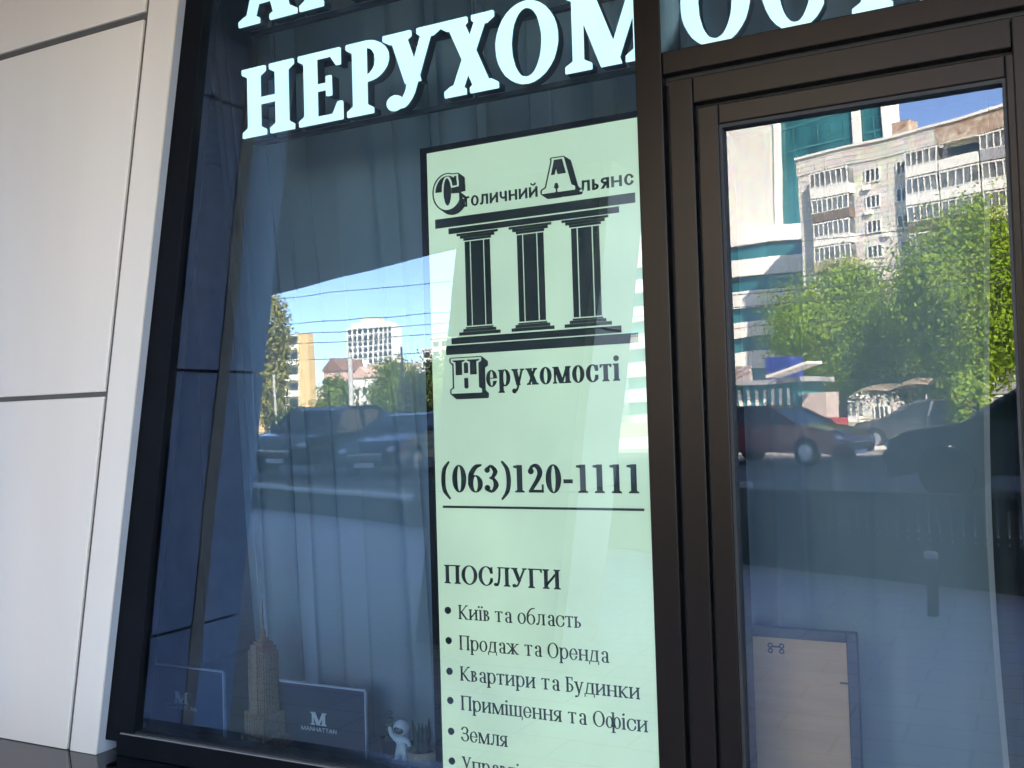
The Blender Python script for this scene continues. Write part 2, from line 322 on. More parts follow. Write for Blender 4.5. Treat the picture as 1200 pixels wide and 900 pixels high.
# ------------------------------------------------------------------ lettering: own glyph outlines, cap height 1 = 250 units
FONT = {
    'sign': {
        'А': (0.784, [[0,0,0,18,1,20,20,33,28,35,73,235,71,248,73,250,125,250,171,35,175,34,195,19,196,18,195,0,107,0,106,3,106,18,107,20,118,27,109,68,108,70,92,70,68,70,
        58,30,59,27,70,20,71,18,71,3,70,0],[72,92,75,91,103,91,104,92,90,159,88,159]]),
        'Г': (0.608, [[0,0,0,18,1,20,19,32,21,35,21,215,19,218,1,230,0,232,0,248,3,250,155,250,157,248,157,195,155,191,140,191,139,193,120,226,70,226,69,225,69,35,71,32,89,
        20,90,18,90,3,89,0]]),
        'Е': (0.647, [[0,0,0,18,1,20,19,32,21,35,21,215,19,218,1,230,0,232,0,248,3,250,155,250,157,248,157,195,155,191,140,191,139,193,120,226,70,226,69,225,69,137,103,137,
        103,158,105,160,122,160,123,95,122,90,105,90,103,92,103,113,69,113,69,25,70,24,125,24,144,62,145,64,160,64,162,60,162,3,160,0]]),
        'Н': (0.784, [[0,0,0,18,1,20,19,32,21,35,21,215,19,218,1,230,0,232,0,248,3,250,88,250,90,248,90,232,89,230,71,218,69,215,69,137,125,137,127,137,127,140,127,215,125,
        218,107,230,106,232,106,248,108,250,195,250,196,248,196,232,195,231,177,218,175,215,175,35,177,32,195,19,196,18,195,0,107,0,106,3,106,18,107,20,125,32,
        127,35,127,113,85,113,69,113,69,35,71,32,89,20,90,18,90,3,89,0]]),
        'Т': (0.647, [[38,0,36,3,36,18,37,20,55,32,57,35,57,225,55,226,40,226,39,225,22,192,3,192,3,248,5,250,157,250,159,248,159,195,158,193,140,193,122,226,108,226,105,
        225,105,35,106,32,125,19,125,0]]),
        'С': (0.686, [[78,-3,57,6,40,20,25,40,13,66,5,95,2,125,5,155,12,183,22,205,35,225,50,239,68,250,85,254,105,254,122,248,140,237,141,243,143,245,165,245,166,243,166,
        202,169,195,169,160,167,158,135,157,129,185,121,208,112,222,108,228,100,232,90,233,79,228,69,215,61,197,55,175,51,150,50,123,51,98,55,73,61,53,69,35,
        79,22,88,17,98,17,105,20,114,30,121,43,128,60,132,78,136,103,167,101,169,98,169,53,160,37,149,22,132,8,115,-1,98,-5]]),
        'В': (0.576, [[0,0,0,18,1,20,19,32,21,35,21,215,19,218,1,230,0,232,0,248,3,250,60,250,62,254,75,253,85,250,100,243,112,233,121,220,126,208,128,197,128,188,126,178,
        123,168,117,158,110,150,101,142,92,137,108,130,118,123,128,114,135,103,141,90,144,78,144,62,141,50,134,35,124,22,110,12,95,5,73,0],[69,25,70,24,73,24,
        80,27,90,38,97,53,99,70,97,88,90,102,80,113,70,116,69,113],[69,158,70,157,75,161,81,170,84,180,86,193,84,205,81,215,77,222,70,228,69,225]]),
        'О': (0.764, [[78,-3,60,5,45,16,30,32,20,50,10,73,5,95,3,118,3,142,8,168,15,190,25,210,38,227,52,240,68,249,85,254,103,255,121,250,139,240,155,225,167,207,178,185,
        185,160,188,135,188,108,183,83,175,57,164,38,150,20,132,6,115,-2,98,-5],[89,18,98,16,108,20,116,27,124,40,130,55,136,75,139,95,141,118,141,140,138,162,
        134,183,129,200,121,215,113,225,105,231,95,234,85,231,78,225,72,218,65,205,59,190,55,173,50,132,52,92,60,57,66,43,73,30,80,22]]),
        'Р': (0.576, [[0,0,0,18,1,20,19,32,21,35,21,215,19,218,1,230,0,232,0,248,3,250,70,250,85,248,98,245,118,233,132,218,138,208,142,197,144,178,142,165,138,152,130,140,
        122,131,112,123,100,116,85,112,70,110,69,108,69,35,71,32,89,20,90,18,90,3,89,0],[69,135,70,134,73,134,80,137,90,148,97,162,99,180,97,197,90,212,80,222,
        70,226,69,222]]),
        'У': (0.725, [[30,-8,19,-3,12,8,10,20,13,30,22,40,35,44,47,41,53,38,60,30,70,48,76,73,75,75,70,75,69,78,32,215,22,217,4,230,2,232,3,250,90,250,92,248,92,232,91,230,
        80,222,80,220,98,156,100,151,121,222,111,230,110,232,110,248,112,250,180,250,181,248,181,232,180,230,160,216,153,216,151,215,115,95,119,78,118,75,110,
        75,108,73,98,40,90,24,78,8,68,-1,60,-3,52,-3,40,-8]]),
        'Х': (0.745, [[13,0,12,18,13,20,32,33,43,35,72,113,33,215,22,217,4,230,2,232,3,250,90,250,92,248,92,232,84,225,98,189,100,188,114,225,106,232,106,248,108,250,175,
        250,177,248,177,232,175,230,157,218,155,216,148,216,146,215,117,137,155,36,157,34,165,34,185,20,186,18,186,3,185,0,97,0,96,3,96,18,104,25,90,64,75,25,
        82,20,83,18,83,0]]),
        'М': (1.0, [[0,0,0,18,1,20,19,32,21,35,21,218,4,230,2,232,3,248,5,250,75,249,128,74,130,75,181,240,181,248,182,250,248,250,250,248,250,232,248,230,230,218,229,
        215,229,35,230,32,248,20,250,18,250,3,248,0,160,0,160,18,181,35,181,130,180,135,144,20,149,3,148,0,95,0,52,142,50,142,50,150,50,35,52,32,70,20,71,18,
        71,3,70,0]]),
        'І': (0.36, [[0,0,0,18,1,20,19,32,21,35,21,215,19,218,1,230,0,232,0,248,3,250,88,250,90,248,90,232,89,230,71,218,69,215,69,35,71,32,89,20,90,18,90,3,89,0]]),
    },
    'bold': {
        'е': (0.58, [[62,-3,50,1,38,9,26,20,18,32,11,48,5,65,3,83,3,100,5,118,10,135,17,152,26,165,38,176,50,184,62,188,75,189,90,186,103,179,114,170,124,158,132,142,138,
        125,142,108,142,90,52,90,52,68,57,38,62,20,65,15,70,10,74,10,78,12,84,22,89,40,93,65,135,64,139,62,134,48,128,33,120,22,110,11,100,4,88,-2,75,-4],[51,
        103,52,101,92,101,94,103,92,128,88,150,82,168,75,175,70,175,67,173,63,168,59,158,54,132]]),
        'р': (0.64, [[0,-75,1,-62,15,-52,15,-50,15,162,1,173,0,183,3,185,65,185,85,189,95,188,105,185,120,176,132,163,143,147,150,128,154,108,155,85,152,65,146,45,140,32,
        131,20,122,11,112,4,103,-1,92,-3,80,-4,68,-1,66,-3,67,-52,80,-62,81,-72,80,-75],[84,10,88,10,92,15,99,30,104,57,106,90,105,123,100,150,94,168,90,173,
        85,175,80,173,74,162,69,148,66,130,66,53,70,35,74,22,80,13]]),
        'у': (0.64, [[25,-88,13,-82,5,-72,2,-60,5,-48,10,-41,15,-36,27,-32,40,-34,52,-41,60,-25,68,-3,68,0,60,0,57,2,20,160,17,162,15,162,1,173,0,183,3,185,80,185,81,183,
        80,173,73,168,72,165,90,91,92,88,115,165,115,168,108,173,108,183,110,185,157,185,160,183,159,173,145,162,140,162,104,38,103,35,111,3,110,0,92,0,87,-22,
        83,-35,75,-52,67,-62,57,-70,52,-78,45,-84,35,-88]]),
        'х': (0.654, [[17,0,18,13,30,21,32,22,38,22,40,25,61,75,24,160,22,162,17,163,3,173,3,183,5,185,82,185,84,183,84,175,83,173,80,170,90,145,92,147,101,168,101,170,97,
        173,97,175,98,185,148,185,149,183,148,173,135,163,128,162,105,110,143,23,150,21,163,13,163,0,82,0,82,12,86,15,75,41,65,18,65,15,69,13,69,10,69,3,68,
        0]]),
        'о': (0.6, [[65,-3,52,1,40,8,27,20,18,32,11,48,6,65,3,83,3,103,6,120,11,137,18,152,27,165,40,177,52,184,65,188,80,189,95,185,108,179,120,168,130,155,139,137,144,
        120,147,103,147,83,144,62,138,45,130,30,120,17,108,6,95,0,80,-4],[74,10,78,10,83,15,91,32,97,57,99,90,97,123,92,150,85,168,80,173,75,175,70,173,67,170,
        59,152,53,128,51,95,53,65,57,38,65,18,69,13]]),
        'м': (0.877, [[0,0,1,13,15,22,15,25,15,162,-1,173,-2,183,0,185,68,185,69,183,115,59,118,63,152,160,153,183,155,185,218,185,219,183,219,173,205,163,204,160,204,25,
        205,22,219,13,219,3,218,0,140,0,138,3,139,13,153,22,153,91,129,25,129,22,137,3,135,0,80,0,78,1,40,103,38,105,38,108,37,22,52,13,52,3,51,0]]),
        'с': (0.602, [[65,-3,47,5,31,18,19,32,10,53,4,73,3,95,5,118,12,137,21,155,32,169,47,180,62,187,78,190,92,189,108,185,125,176,125,180,128,181,145,181,145,155,148,
        148,148,117,112,115,110,118,107,140,101,158,95,169,88,175,80,176,75,173,70,168,64,158,59,142,56,123,54,103,54,80,56,60,60,40,65,25,73,14,78,10,85,9,90,
        11,96,18,101,27,105,40,111,75,112,77,148,75,148,73,148,35,140,24,130,14,115,3,100,-3,82,-5]]),
        'т': (0.568, [[32,0,30,3,31,13,45,22,45,170,32,170,17,147,3,147,3,183,5,185,138,185,139,183,139,150,138,148,124,148,110,169,98,170,97,168,97,25,98,22,111,13,112,3,
        110,0]]),
        'і': (0.325, [[0,0,1,13,15,22,15,25,15,162,1,173,0,183,3,185,65,185,66,183,66,25,68,22,80,13,81,3,80,0],[32,209,21,215,13,225,9,235,10,248,15,259,25,267,35,271,47,
        271,60,265,68,257,72,245,72,232,67,222,57,213,45,209]]),
        '0': (0.62, [[78,-5,62,-2,50,5,38,17,27,32,17,53,11,75,6,100,5,125,6,150,11,175,17,197,27,218,38,233,50,245,62,252,78,255,92,252,105,245,118,233,128,218,138,197,
        144,175,149,150,150,125,149,100,144,75,138,53,128,32,118,17,105,5,92,-2],[76,8,80,8,84,13,88,22,92,38,97,75,99,120,97,165,93,205,86,232,82,240,78,243,
        73,240,70,235,63,212,58,175,56,130,58,85,61,48,68,20,71,13]]),
        '1': (0.558, [[27,0,26,3,27,13,45,22,46,25,46,218,43,220,13,225,12,243,45,247,47,250,95,250,97,248,97,25,98,22,115,13,116,3,115,0]]),
        '2': (0.62, [[8,0,7,25,15,26,17,33,70,115,88,152,93,168,94,178,92,192,88,206,78,221,73,225,68,227,55,228,52,227,50,222,48,215,53,210,57,202,59,195,59,188,53,175,
        43,167,35,165,27,165,20,167,13,171,7,178,4,185,3,193,4,200,7,208,13,215,26,238,35,246,47,254,65,260,78,261,90,259,100,255,110,248,127,228,134,215,139,
        200,142,188,141,173,138,158,133,145,114,110,93,80,53,27,55,26,130,25,132,27,132,75,148,75,150,73,150,3,148,0]]),
        '3': (0.62, [[68,-5,57,-3,49,0,13,17,4,27,1,40,4,53,13,63,25,68,38,67,47,62,55,52,58,40,55,27,60,24,70,20,73,21,81,32,91,55,94,80,92,92,85,110,80,115,55,124,52,
        128,51,132,52,137,55,141,71,148,74,150,87,175,90,185,89,193,86,200,81,210,70,225,68,227,64,228,55,218,58,205,55,193,45,183,35,179,25,179,15,184,9,190,
        5,200,5,212,13,224,20,229,30,232,50,249,62,254,73,253,82,251,95,244,117,225,125,215,132,202,135,193,131,175,125,163,118,153,101,135,113,125,129,105,
        135,95,140,83,143,65,141,55,135,43,115,18,105,10,92,1,80,-3]]),
        '6': (0.62, [[65,-3,45,5,35,12,26,20,14,38,7,57,2,68,1,75,3,137,5,155,9,173,17,190,36,218,57,240,70,250,82,256,95,259,135,260,140,258,142,255,143,250,142,245,138,
        241,108,228,98,221,82,203,74,190,63,170,59,158,60,157,80,159,98,156,115,147,130,134,141,118,148,98,150,75,147,55,142,40,135,28,126,18,115,8,103,1,90,
        -3,78,-4],[72,10,78,8,82,10,91,20,98,43,101,70,100,98,96,123,88,140,82,145,78,147,73,145,69,142,62,130,56,110,54,85,54,60,58,38,64,20]]),
        '(': (0.4, [[88,-70,81,-67,38,-25,27,-12,17,5,11,22,4,57,1,113,5,168,12,202,17,220,26,235,36,248,76,288,82,290,90,287,92,282,92,277,61,228,57,218,50,193,45,148,
        44,80,47,45,50,30,57,8,65,-8,97,-57,97,-62,95,-67]]),
        ')': (0.4, [[10,-70,3,-67,0,-62,0,-57,33,-8,40,8,48,32,52,48,56,95,55,145,53,162,48,193,41,218,36,228,5,277,5,282,8,287,15,290,22,288,62,248,71,235,80,220,86,202,
        94,168,99,113,94,57,86,22,80,5,70,-12,59,-25,17,-67]]),
        '-': (0.4, [[5,85,5,120,90,120,90,88,89,85]]),
    },
    'med': {
        'П': (0.864, [[0,0,1,13,17,22,19,25,19,225,17,228,1,238,0,248,3,250,215,250,216,248,215,238,197,228,197,27,198,22,215,13,216,3,215,0,135,0,136,13,153,22,153,25,153,
        232,153,235,120,235,65,235,62,233,62,22,80,13,81,3,80,0]]),
        'О': (0.842, [[88,-3,68,4,51,15,35,30,23,48,13,69,6,92,3,115,3,140,7,165,15,188,26,208,40,225,57,240,75,249,92,254,112,255,132,250,153,240,170,226,185,208,196,185,
        204,162,208,137,207,110,203,85,194,60,182,39,167,22,150,8,130,-1,110,-5],[96,10,108,9,120,12,131,20,141,32,149,48,157,68,162,90,164,113,164,137,162,
        160,157,183,150,201,141,218,131,230,120,238,108,241,95,240,85,234,75,225,66,212,59,197,53,178,49,158,47,137,46,115,48,95,52,75,58,55,66,38,75,25,85,
        16]]),
        'С': (0.756, [[85,-3,73,1,62,6,43,21,25,43,13,68,5,98,3,128,6,158,14,185,25,207,38,225,56,240,75,250,98,255,120,253,132,249,143,244,162,228,165,230,165,245,182,245,
        184,243,184,200,186,193,186,162,185,159,156,158,148,190,139,212,132,223,125,231,118,237,110,240,103,241,95,241,82,234,70,220,59,200,52,178,48,150,46,
        123,48,95,53,70,60,48,70,30,82,16,92,10,103,9,112,11,122,17,134,30,145,50,152,73,157,102,185,100,186,98,186,55,176,38,162,22,145,8,125,-1,105,-5]]),
        'Л': (0.821, [[13,0,5,5,1,10,-1,18,0,28,3,32,7,38,17,42,29,40,40,32,50,68,56,103,59,142,62,232,60,235,47,235,45,238,45,248,47,250,205,250,204,238,188,228,186,225,
        186,25,188,22,204,13,205,0,125,0,124,3,125,13,143,22,143,235,88,235,85,232,83,140,79,100,73,62,65,32,56,10,47,1,38,-2,30,0,22,-2]]),
        'У': (0.799, [[32,-5,22,1,17,10,16,22,21,32,27,38,32,40,45,41,56,35,65,23,72,30,80,43,91,73,90,75,82,75,80,78,27,227,20,228,3,238,3,250,82,250,83,248,83,238,74,232,
        73,230,110,123,151,230,151,232,142,238,141,248,143,250,198,250,200,248,199,238,182,228,175,227,173,225,122,92,122,90,126,78,125,75,115,75,102,40,94,25,
        82,10,73,3,65,1,57,0,45,-6]]),
        'Г': (0.67, [[0,0,1,13,17,22,19,25,19,225,17,228,1,238,0,248,3,250,172,250,172,200,162,200,160,201,147,232,145,235,65,235,62,233,62,22,80,13,81,3,80,0]]),
        'И': (0.864, [[0,0,1,13,17,22,19,25,19,225,17,228,1,238,0,248,3,250,80,250,81,248,80,238,63,228,62,90,153,203,153,205,153,228,136,238,135,250,215,250,216,248,215,
        238,197,228,197,27,198,22,215,13,216,3,215,0,135,0,136,13,153,22,153,25,153,158,153,160,64,48,62,45,62,22,80,13,81,3,80,0]]),
    },
    'reg': {
        'К': (0.777, [[0,0,0,10,17,20,17,22,17,230,0,240,0,248,3,250,65,250,66,248,66,240,50,231,49,228,49,142,50,140,60,140,62,141,146,238,142,240,141,248,143,250,192,250,
        192,240,175,230,160,230,77,132,77,130,162,22,165,20,178,20,195,10,195,0,137,0,136,13,57,110,52,105,50,105,49,103,49,22,50,19,66,10,66,3,65,0]]),
        'и': (0.722, [[0,0,0,10,17,20,17,22,17,165,0,175,0,183,3,185,65,185,66,183,66,175,50,166,49,162,49,68,50,63,131,152,131,165,115,175,115,185,180,185,180,175,163,165,
        163,162,163,25,163,20,180,10,180,0,115,0,115,10,131,20,132,22,132,118,130,121,49,32,49,20,66,10,66,3,65,0]]),
        'ї': (0.305, [[5,0,5,10,22,20,22,22,22,165,5,175,5,183,8,185,52,185,54,183,54,22,55,19,71,10,71,3,70,0],[0,220,-5,224,-8,230,-9,238,-7,243,-4,248,3,251,10,252,15,
        251,20,247,25,240,25,232,24,228,20,222,13,218,5,218],[60,220,55,224,52,230,51,238,53,243,56,248,62,251,70,252,75,251,80,247,85,240,85,232,84,228,80,
        222,73,218,65,218]]),
        'в': (0.484, [[0,0,0,10,17,20,17,22,17,165,0,175,0,183,3,185,43,185,44,188,47,188,62,186,75,182,88,175,98,165,104,155,106,142,104,130,98,119,88,110,74,103,77,100,
        90,95,100,89,114,75,118,68,121,57,121,48,118,38,112,27,103,18,92,10,78,4,55,0],[49,15,50,13,60,13,70,17,78,22,87,35,91,50,89,65,85,73,80,79,68,88,52,
        91,49,90],[50,110,60,113,69,120,76,130,78,140,77,152,71,162,62,171,52,174,49,170,49,113]]),
        'т': (0.596, [[43,0,41,3,42,10,57,19,59,22,59,170,57,172,25,172,14,152,3,152,3,183,5,185,145,185,146,183,146,155,145,152,135,152,122,172,92,172,90,170,90,20,108,10,
        108,0]]),
        'а': (0.651, [[80,0,70,3,60,9,53,15,46,22,42,30,39,40,39,50,40,60,44,70,51,80,60,87,70,93,80,96,92,98,105,97,118,93,119,95,120,145,119,152,114,162,108,171,100,175,
        90,176,82,174,78,170,69,158,70,155,76,150,80,142,79,135,73,127,65,125,57,126,53,130,47,137,36,137,36,142,38,152,43,162,49,170,57,177,68,183,78,186,88,
        188,100,187,115,184,130,176,141,165,148,152,150,140,150,22,168,10,168,0,120,0,118,3,100,-2],[86,10,95,8,105,11,114,20,119,32,119,62,118,68,110,81,105,
        85,98,88,88,87,78,80,71,70,68,57,67,43,71,27,78,16]]),
        'о': (0.63, [[68,-3,52,2,40,10,29,20,19,32,11,48,6,65,3,83,3,103,6,120,11,137,19,152,30,167,43,177,55,184,70,188,85,188,100,185,115,178,127,168,138,154,146,137,
        152,120,155,103,155,83,151,62,145,45,137,30,125,16,112,6,98,-1,82,-4],[68,10,78,8,88,9,98,15,105,22,112,34,118,48,122,62,125,80,125,98,124,115,120,132,
        114,148,107,160,98,170,90,175,80,177,73,177,63,173,55,166,49,158,38,135,33,105,33,73,40,45,46,32,52,22,60,15]]),
        'б': (0.651, [[78,-3,57,1,38,12,22,27,10,48,5,65,3,83,4,148,6,165,12,183,28,212,50,243,62,256,75,267,88,274,103,278,153,282,156,280,158,275,156,270,153,268,105,257,
        90,249,80,240,68,225,50,200,41,183,33,160,32,154,52,167,62,170,75,173,92,172,108,168,125,158,139,145,150,128,157,110,160,90,159,68,153,48,143,30,130,
        16,114,5,95,-1],[72,10,82,8,92,10,101,15,110,23,117,32,123,45,128,60,130,75,130,90,129,105,125,120,120,133,112,144,105,152,95,159,85,162,75,161,68,159,
        58,152,51,145,44,135,38,123,35,110,33,95,32,80,34,65,42,40,47,30,55,20,62,14]]),
        'л': (0.686, [[13,0,5,5,2,10,2,18,4,22,10,29,17,30,26,27,32,20,43,49,48,75,50,105,52,172,40,173,38,175,38,183,40,185,170,185,172,183,171,175,155,166,154,162,154,22,
        155,19,171,10,172,3,170,0,108,0,105,3,106,10,123,20,122,172,73,172,71,170,68,105,65,73,60,46,54,25,46,8,38,0,30,-1,25,0]]),
        'с': (0.632, [[70,-3,52,3,35,15,22,30,11,50,4,73,3,95,5,118,12,137,22,155,35,170,49,180,65,187,82,190,103,188,120,182,138,170,139,180,140,181,153,181,153,152,156,
        148,155,117,138,117,131,140,121,158,110,170,95,178,88,179,80,178,67,173,54,160,44,142,38,125,35,108,34,88,36,68,41,50,47,34,57,20,68,12,78,8,88,6,98,8,
        108,13,118,23,127,38,134,55,139,75,140,76,155,75,156,73,156,38,148,25,138,15,122,4,105,-3,88,-5]]),
        'ь': (0.484, [[0,0,0,10,17,20,17,22,17,165,0,175,0,183,3,185,65,185,66,183,66,175,49,165,49,110,50,108,65,106,80,102,95,95,105,88,114,78,119,65,121,53,119,40,114,
        30,105,20,92,10,80,5,57,0],[49,15,50,13,60,14,70,17,78,23,88,36,91,53,89,68,85,75,80,82,68,91,52,95,50,95,49,92]]),
        'П': (0.84, [[0,0,0,10,17,20,17,22,17,230,0,240,0,248,3,250,208,250,210,248,210,240,193,230,192,20,210,10,210,3,208,0,145,0,144,3,144,10,160,19,161,22,161,235,160,
        237,112,237,50,237,49,235,49,22,50,19,66,10,66,3,65,0]]),
        'р': (0.678, [[0,-75,0,-65,17,-55,17,-52,17,165,0,175,0,183,3,185,47,185,50,172,65,183,82,188,100,188,115,183,129,175,141,162,153,145,159,128,164,108,164,85,161,65,
        155,45,147,30,135,15,122,6,108,-1,92,-4,78,-2,62,4,50,13,49,10,49,-55,66,-65,66,-72,65,-75],[80,10,90,8,100,9,108,14,116,22,122,33,128,48,132,62,134,
        80,135,98,133,115,130,132,124,148,118,160,110,169,101,175,92,177,85,177,78,173,65,161,55,140,49,115,49,70,53,50,58,38,64,25,73,15]]),
        'д': (0.686, [[0,-50,0,11,3,12,20,12,21,15,52,170,50,172,45,173,45,185,170,185,172,183,171,175,155,166,154,162,154,15,155,12,170,12,172,10,172,-48,170,-50,160,-50,
        159,-48,159,-3,157,0,17,0,15,0,13,-3,13,-50],[40,13,123,13,122,172,73,172]]),
        'ж': (0.957, [[5,0,5,10,22,20,33,20,98,95,35,165,20,165,3,174,2,178,3,185,52,185,53,175,49,173,103,112,104,115,104,165,87,175,88,185,153,185,153,175,135,165,135,
        115,138,112,191,173,187,175,186,183,188,185,238,185,238,175,220,165,205,165,202,163,142,95,205,22,208,20,218,20,235,10,235,3,233,0,185,0,183,10,138,61,
        136,60,135,57,135,20,153,10,153,0,88,0,87,10,104,20,104,57,103,62,57,10,55,0]]),
        'О': (0.819, [[85,-3,68,3,50,14,35,29,22,48,12,70,6,92,3,118,3,142,8,168,16,190,27,210,40,227,55,239,73,249,90,254,110,255,130,250,149,240,166,225,180,207,191,185,
        199,160,202,135,201,108,197,83,188,57,176,38,161,20,145,7,125,-2,105,-5],[92,8,108,7,120,10,132,18,145,32,156,50,163,70,168,92,171,115,170,140,167,162,
        162,183,154,202,144,220,132,232,120,240,105,244,92,243,80,237,68,228,57,215,48,197,42,180,36,158,34,135,34,113,37,90,42,70,49,50,58,35,68,22,80,13]]),
        'е': (0.609, [[65,-3,50,3,38,10,27,20,17,34,10,50,5,68,3,85,3,103,6,120,11,137,19,152,28,165,40,176,52,184,65,188,80,189,95,186,108,180,120,170,130,158,139,142,145,
        128,149,110,150,92,148,90,32,90,35,62,39,48,44,35,55,18,62,12,70,8,78,8,85,9,92,14,99,20,106,30,111,40,118,64,120,65,143,64,146,62,141,48,134,32,125,
        21,115,11,103,3,90,-2,78,-4],[32,100,118,100,120,103,117,123,112,142,104,158,95,169,85,176,75,177,65,175,55,167,46,155,39,137,35,120]]),
        'н': (0.722, [[0,0,0,10,17,20,17,22,17,165,0,175,0,183,3,185,65,185,66,183,66,175,49,165,49,100,50,99,130,99,132,100,132,103,131,165,115,175,115,185,180,185,180,
        175,163,165,163,162,163,25,163,20,180,10,180,0,115,0,115,10,131,20,132,83,132,85,130,86,62,86,50,86,49,85,49,22,50,19,66,10,66,3,65,0]]),
        'Б': (0.532, [[0,0,0,10,17,20,17,22,17,230,0,240,0,248,3,250,120,250,122,248,122,197,120,195,110,195,109,235,108,237,50,237,49,235,49,148,50,145,70,143,90,136,108,
        125,119,113,128,98,133,80,132,62,127,45,119,32,110,22,98,13,82,5,70,2,57,0],[49,15,50,13,65,15,77,20,86,27,94,38,99,48,102,57,103,70,103,83,100,92,96,
        103,90,113,82,121,73,127,62,131,52,132,50,132,49,130]]),
        'у': (0.672, [[25,-76,20,-72,15,-65,15,-57,18,-50,25,-44,32,-43,40,-45,47,-52,52,-50,57,-45,62,-36,71,-17,75,-3,75,0,73,0,24,162,22,165,17,165,0,175,0,183,3,185,65,
        185,66,183,66,175,55,168,90,51,128,168,117,175,118,185,167,185,167,175,153,166,145,164,100,20,105,0,95,0,93,-3,88,-22,83,-35,75,-51,68,-61,60,-66,45,
        -71,38,-76,30,-77]]),
        'к': (0.668, [[0,0,0,10,17,20,17,22,17,165,0,175,0,183,3,185,65,185,66,183,66,175,50,166,49,162,49,105,52,104,57,105,118,173,115,175,115,185,165,185,165,175,148,
        165,132,165,73,100,74,98,135,22,138,20,153,19,167,11,169,8,168,0,110,0,110,10,108,13,55,78,50,78,49,75,49,22,50,19,66,10,66,3,65,0]]),
        'м': (0.921, [[0,0,0,10,17,20,17,165,1,175,0,183,3,185,50,185,52,183,118,32,182,185,230,185,230,175,213,165,213,22,213,20,230,10,230,0,165,0,164,3,164,10,180,19,
        182,22,182,130,180,136,127,13,127,10,130,0,95,0,35,139,34,135,34,22,35,19,51,10,51,3,50,0]]),
        'і': (0.265, [[0,0,0,10,17,20,17,22,17,165,0,175,0,183,3,185,47,185,49,183,49,22,50,19,66,10,66,3,65,0],[25,222,20,226,15,232,14,240,15,248,20,254,25,258,32,259,40,
        258,47,253,51,248,52,240,51,232,47,227,40,222,32,221]]),
        'щ': (0.993, [[235,-50,234,-48,234,-3,232,0,5,0,3,3,3,10,5,12,16,13,17,15,17,165,0,175,0,183,3,185,65,185,66,183,66,175,50,166,49,162,49,15,50,12,105,12,106,15,106,
        162,105,166,89,175,89,183,90,185,153,185,155,183,155,175,137,165,137,13,192,12,195,15,195,162,194,165,177,175,178,185,242,185,243,175,227,166,226,162,
        226,15,227,12,248,12,248,10,248,-48,248,-50]]),
        'я': (0.578, [[0,0,-2,3,-1,10,10,20,23,20,66,80,62,82,45,85,30,91,17,100,9,110,3,123,1,135,4,148,11,160,20,169,29,175,40,180,52,183,68,185,143,185,144,183,144,175,
        127,165,127,22,128,20,144,10,144,3,143,0,80,0,78,3,79,10,95,20,95,71,45,0],[61,95,75,94,92,94,96,95,95,172,68,172,57,170,44,162,35,150,32,142,31,132,
        32,125,35,116,40,108,46,103,52,98]]),
        'ф': (1.029, [[98,-75,95,-72,96,-65,113,-55,113,27,95,8,88,2,78,-2,68,-4,57,-3,47,0,38,6,28,15,21,25,14,38,9,50,3,80,3,98,4,113,10,137,20,159,33,175,43,182,50,186,
        57,188,68,189,78,187,85,184,100,173,111,160,112,157,113,238,96,248,95,255,98,257,143,257,144,255,145,158,154,170,162,178,170,183,180,187,190,189,200,
        188,210,185,220,178,229,170,237,160,243,148,248,135,254,105,255,88,253,73,247,48,238,27,224,10,215,3,208,-1,200,-3,190,-4,174,0,159,10,145,27,145,-55,
        161,-65,162,-72,160,-75],[58,10,65,8,73,9,79,15,85,22,89,32,94,48,99,80,98,115,92,145,87,158,81,168,75,174,68,177,60,176,55,173,50,168,44,158,37,135,
        33,105,33,73,38,45,47,22,52,15],[184,10,190,8,198,9,205,15,211,22,216,35,220,48,225,80,224,115,217,148,212,160,205,170,200,175,192,177,188,177,180,173,
        170,158,163,135,159,105,159,73,164,45,173,22,178,15]]),
        'З': (0.651, [[65,-3,50,1,38,7,27,14,15,25,6,30,2,38,3,48,-1,68,3,70,30,71,33,50,40,32,50,20,57,14,65,10,78,8,90,9,103,15,113,25,119,35,123,45,127,68,125,90,120,
        103,115,112,105,123,95,129,92,125,57,125,52,122,37,128,33,130,41,135,31,142,55,147,62,142,75,144,90,143,98,147,106,158,113,173,115,190,113,208,106,222,
        98,233,85,240,73,241,60,236,48,225,43,215,42,208,39,200,38,192,8,195,7,197,13,218,22,230,32,239,43,245,55,250,68,252,82,252,103,248,120,239,134,225,
        143,210,145,200,146,190,145,180,143,170,132,152,125,145,114,137,135,122,149,105,157,85,158,65,156,50,149,35,140,22,128,12,112,3,98,-2,82,-4]]),
        'У': (0.777, [[32,2,27,5,22,13,22,20,25,28,32,33,43,34,51,30,57,19,65,22,73,30,80,43,91,73,90,75,85,75,84,78,27,228,25,230,17,231,3,239,2,243,3,250,68,250,68,240,
        59,235,58,232,105,109,153,232,152,235,143,240,143,248,145,250,192,250,194,248,194,240,178,230,170,230,114,85,116,78,115,75,110,75,97,40,89,25,79,13,70,
        5,62,3,50,3,40,0]]),
        'п': (0.722, [[0,0,0,10,17,20,17,22,17,165,0,175,0,183,3,185,180,185,180,175,163,165,163,162,163,25,163,20,180,10,180,0,115,0,115,10,131,20,132,22,132,170,130,172,
        70,172,50,172,49,170,49,22,50,19,66,10,66,3,65,0]]),
    },
    'sans': {
        'т': (0.647, [[57,0,56,3,56,202,52,204,3,204,0,205,0,248,3,250,160,250,162,248,162,205,160,204,108,204,106,202,105,0]]),
        'о': (0.764, [[78,-3,60,5,45,16,30,32,20,50,10,73,5,95,3,118,3,142,8,168,15,190,25,210,38,227,52,240,68,249,85,254,103,255,121,250,139,240,155,225,167,207,178,185,
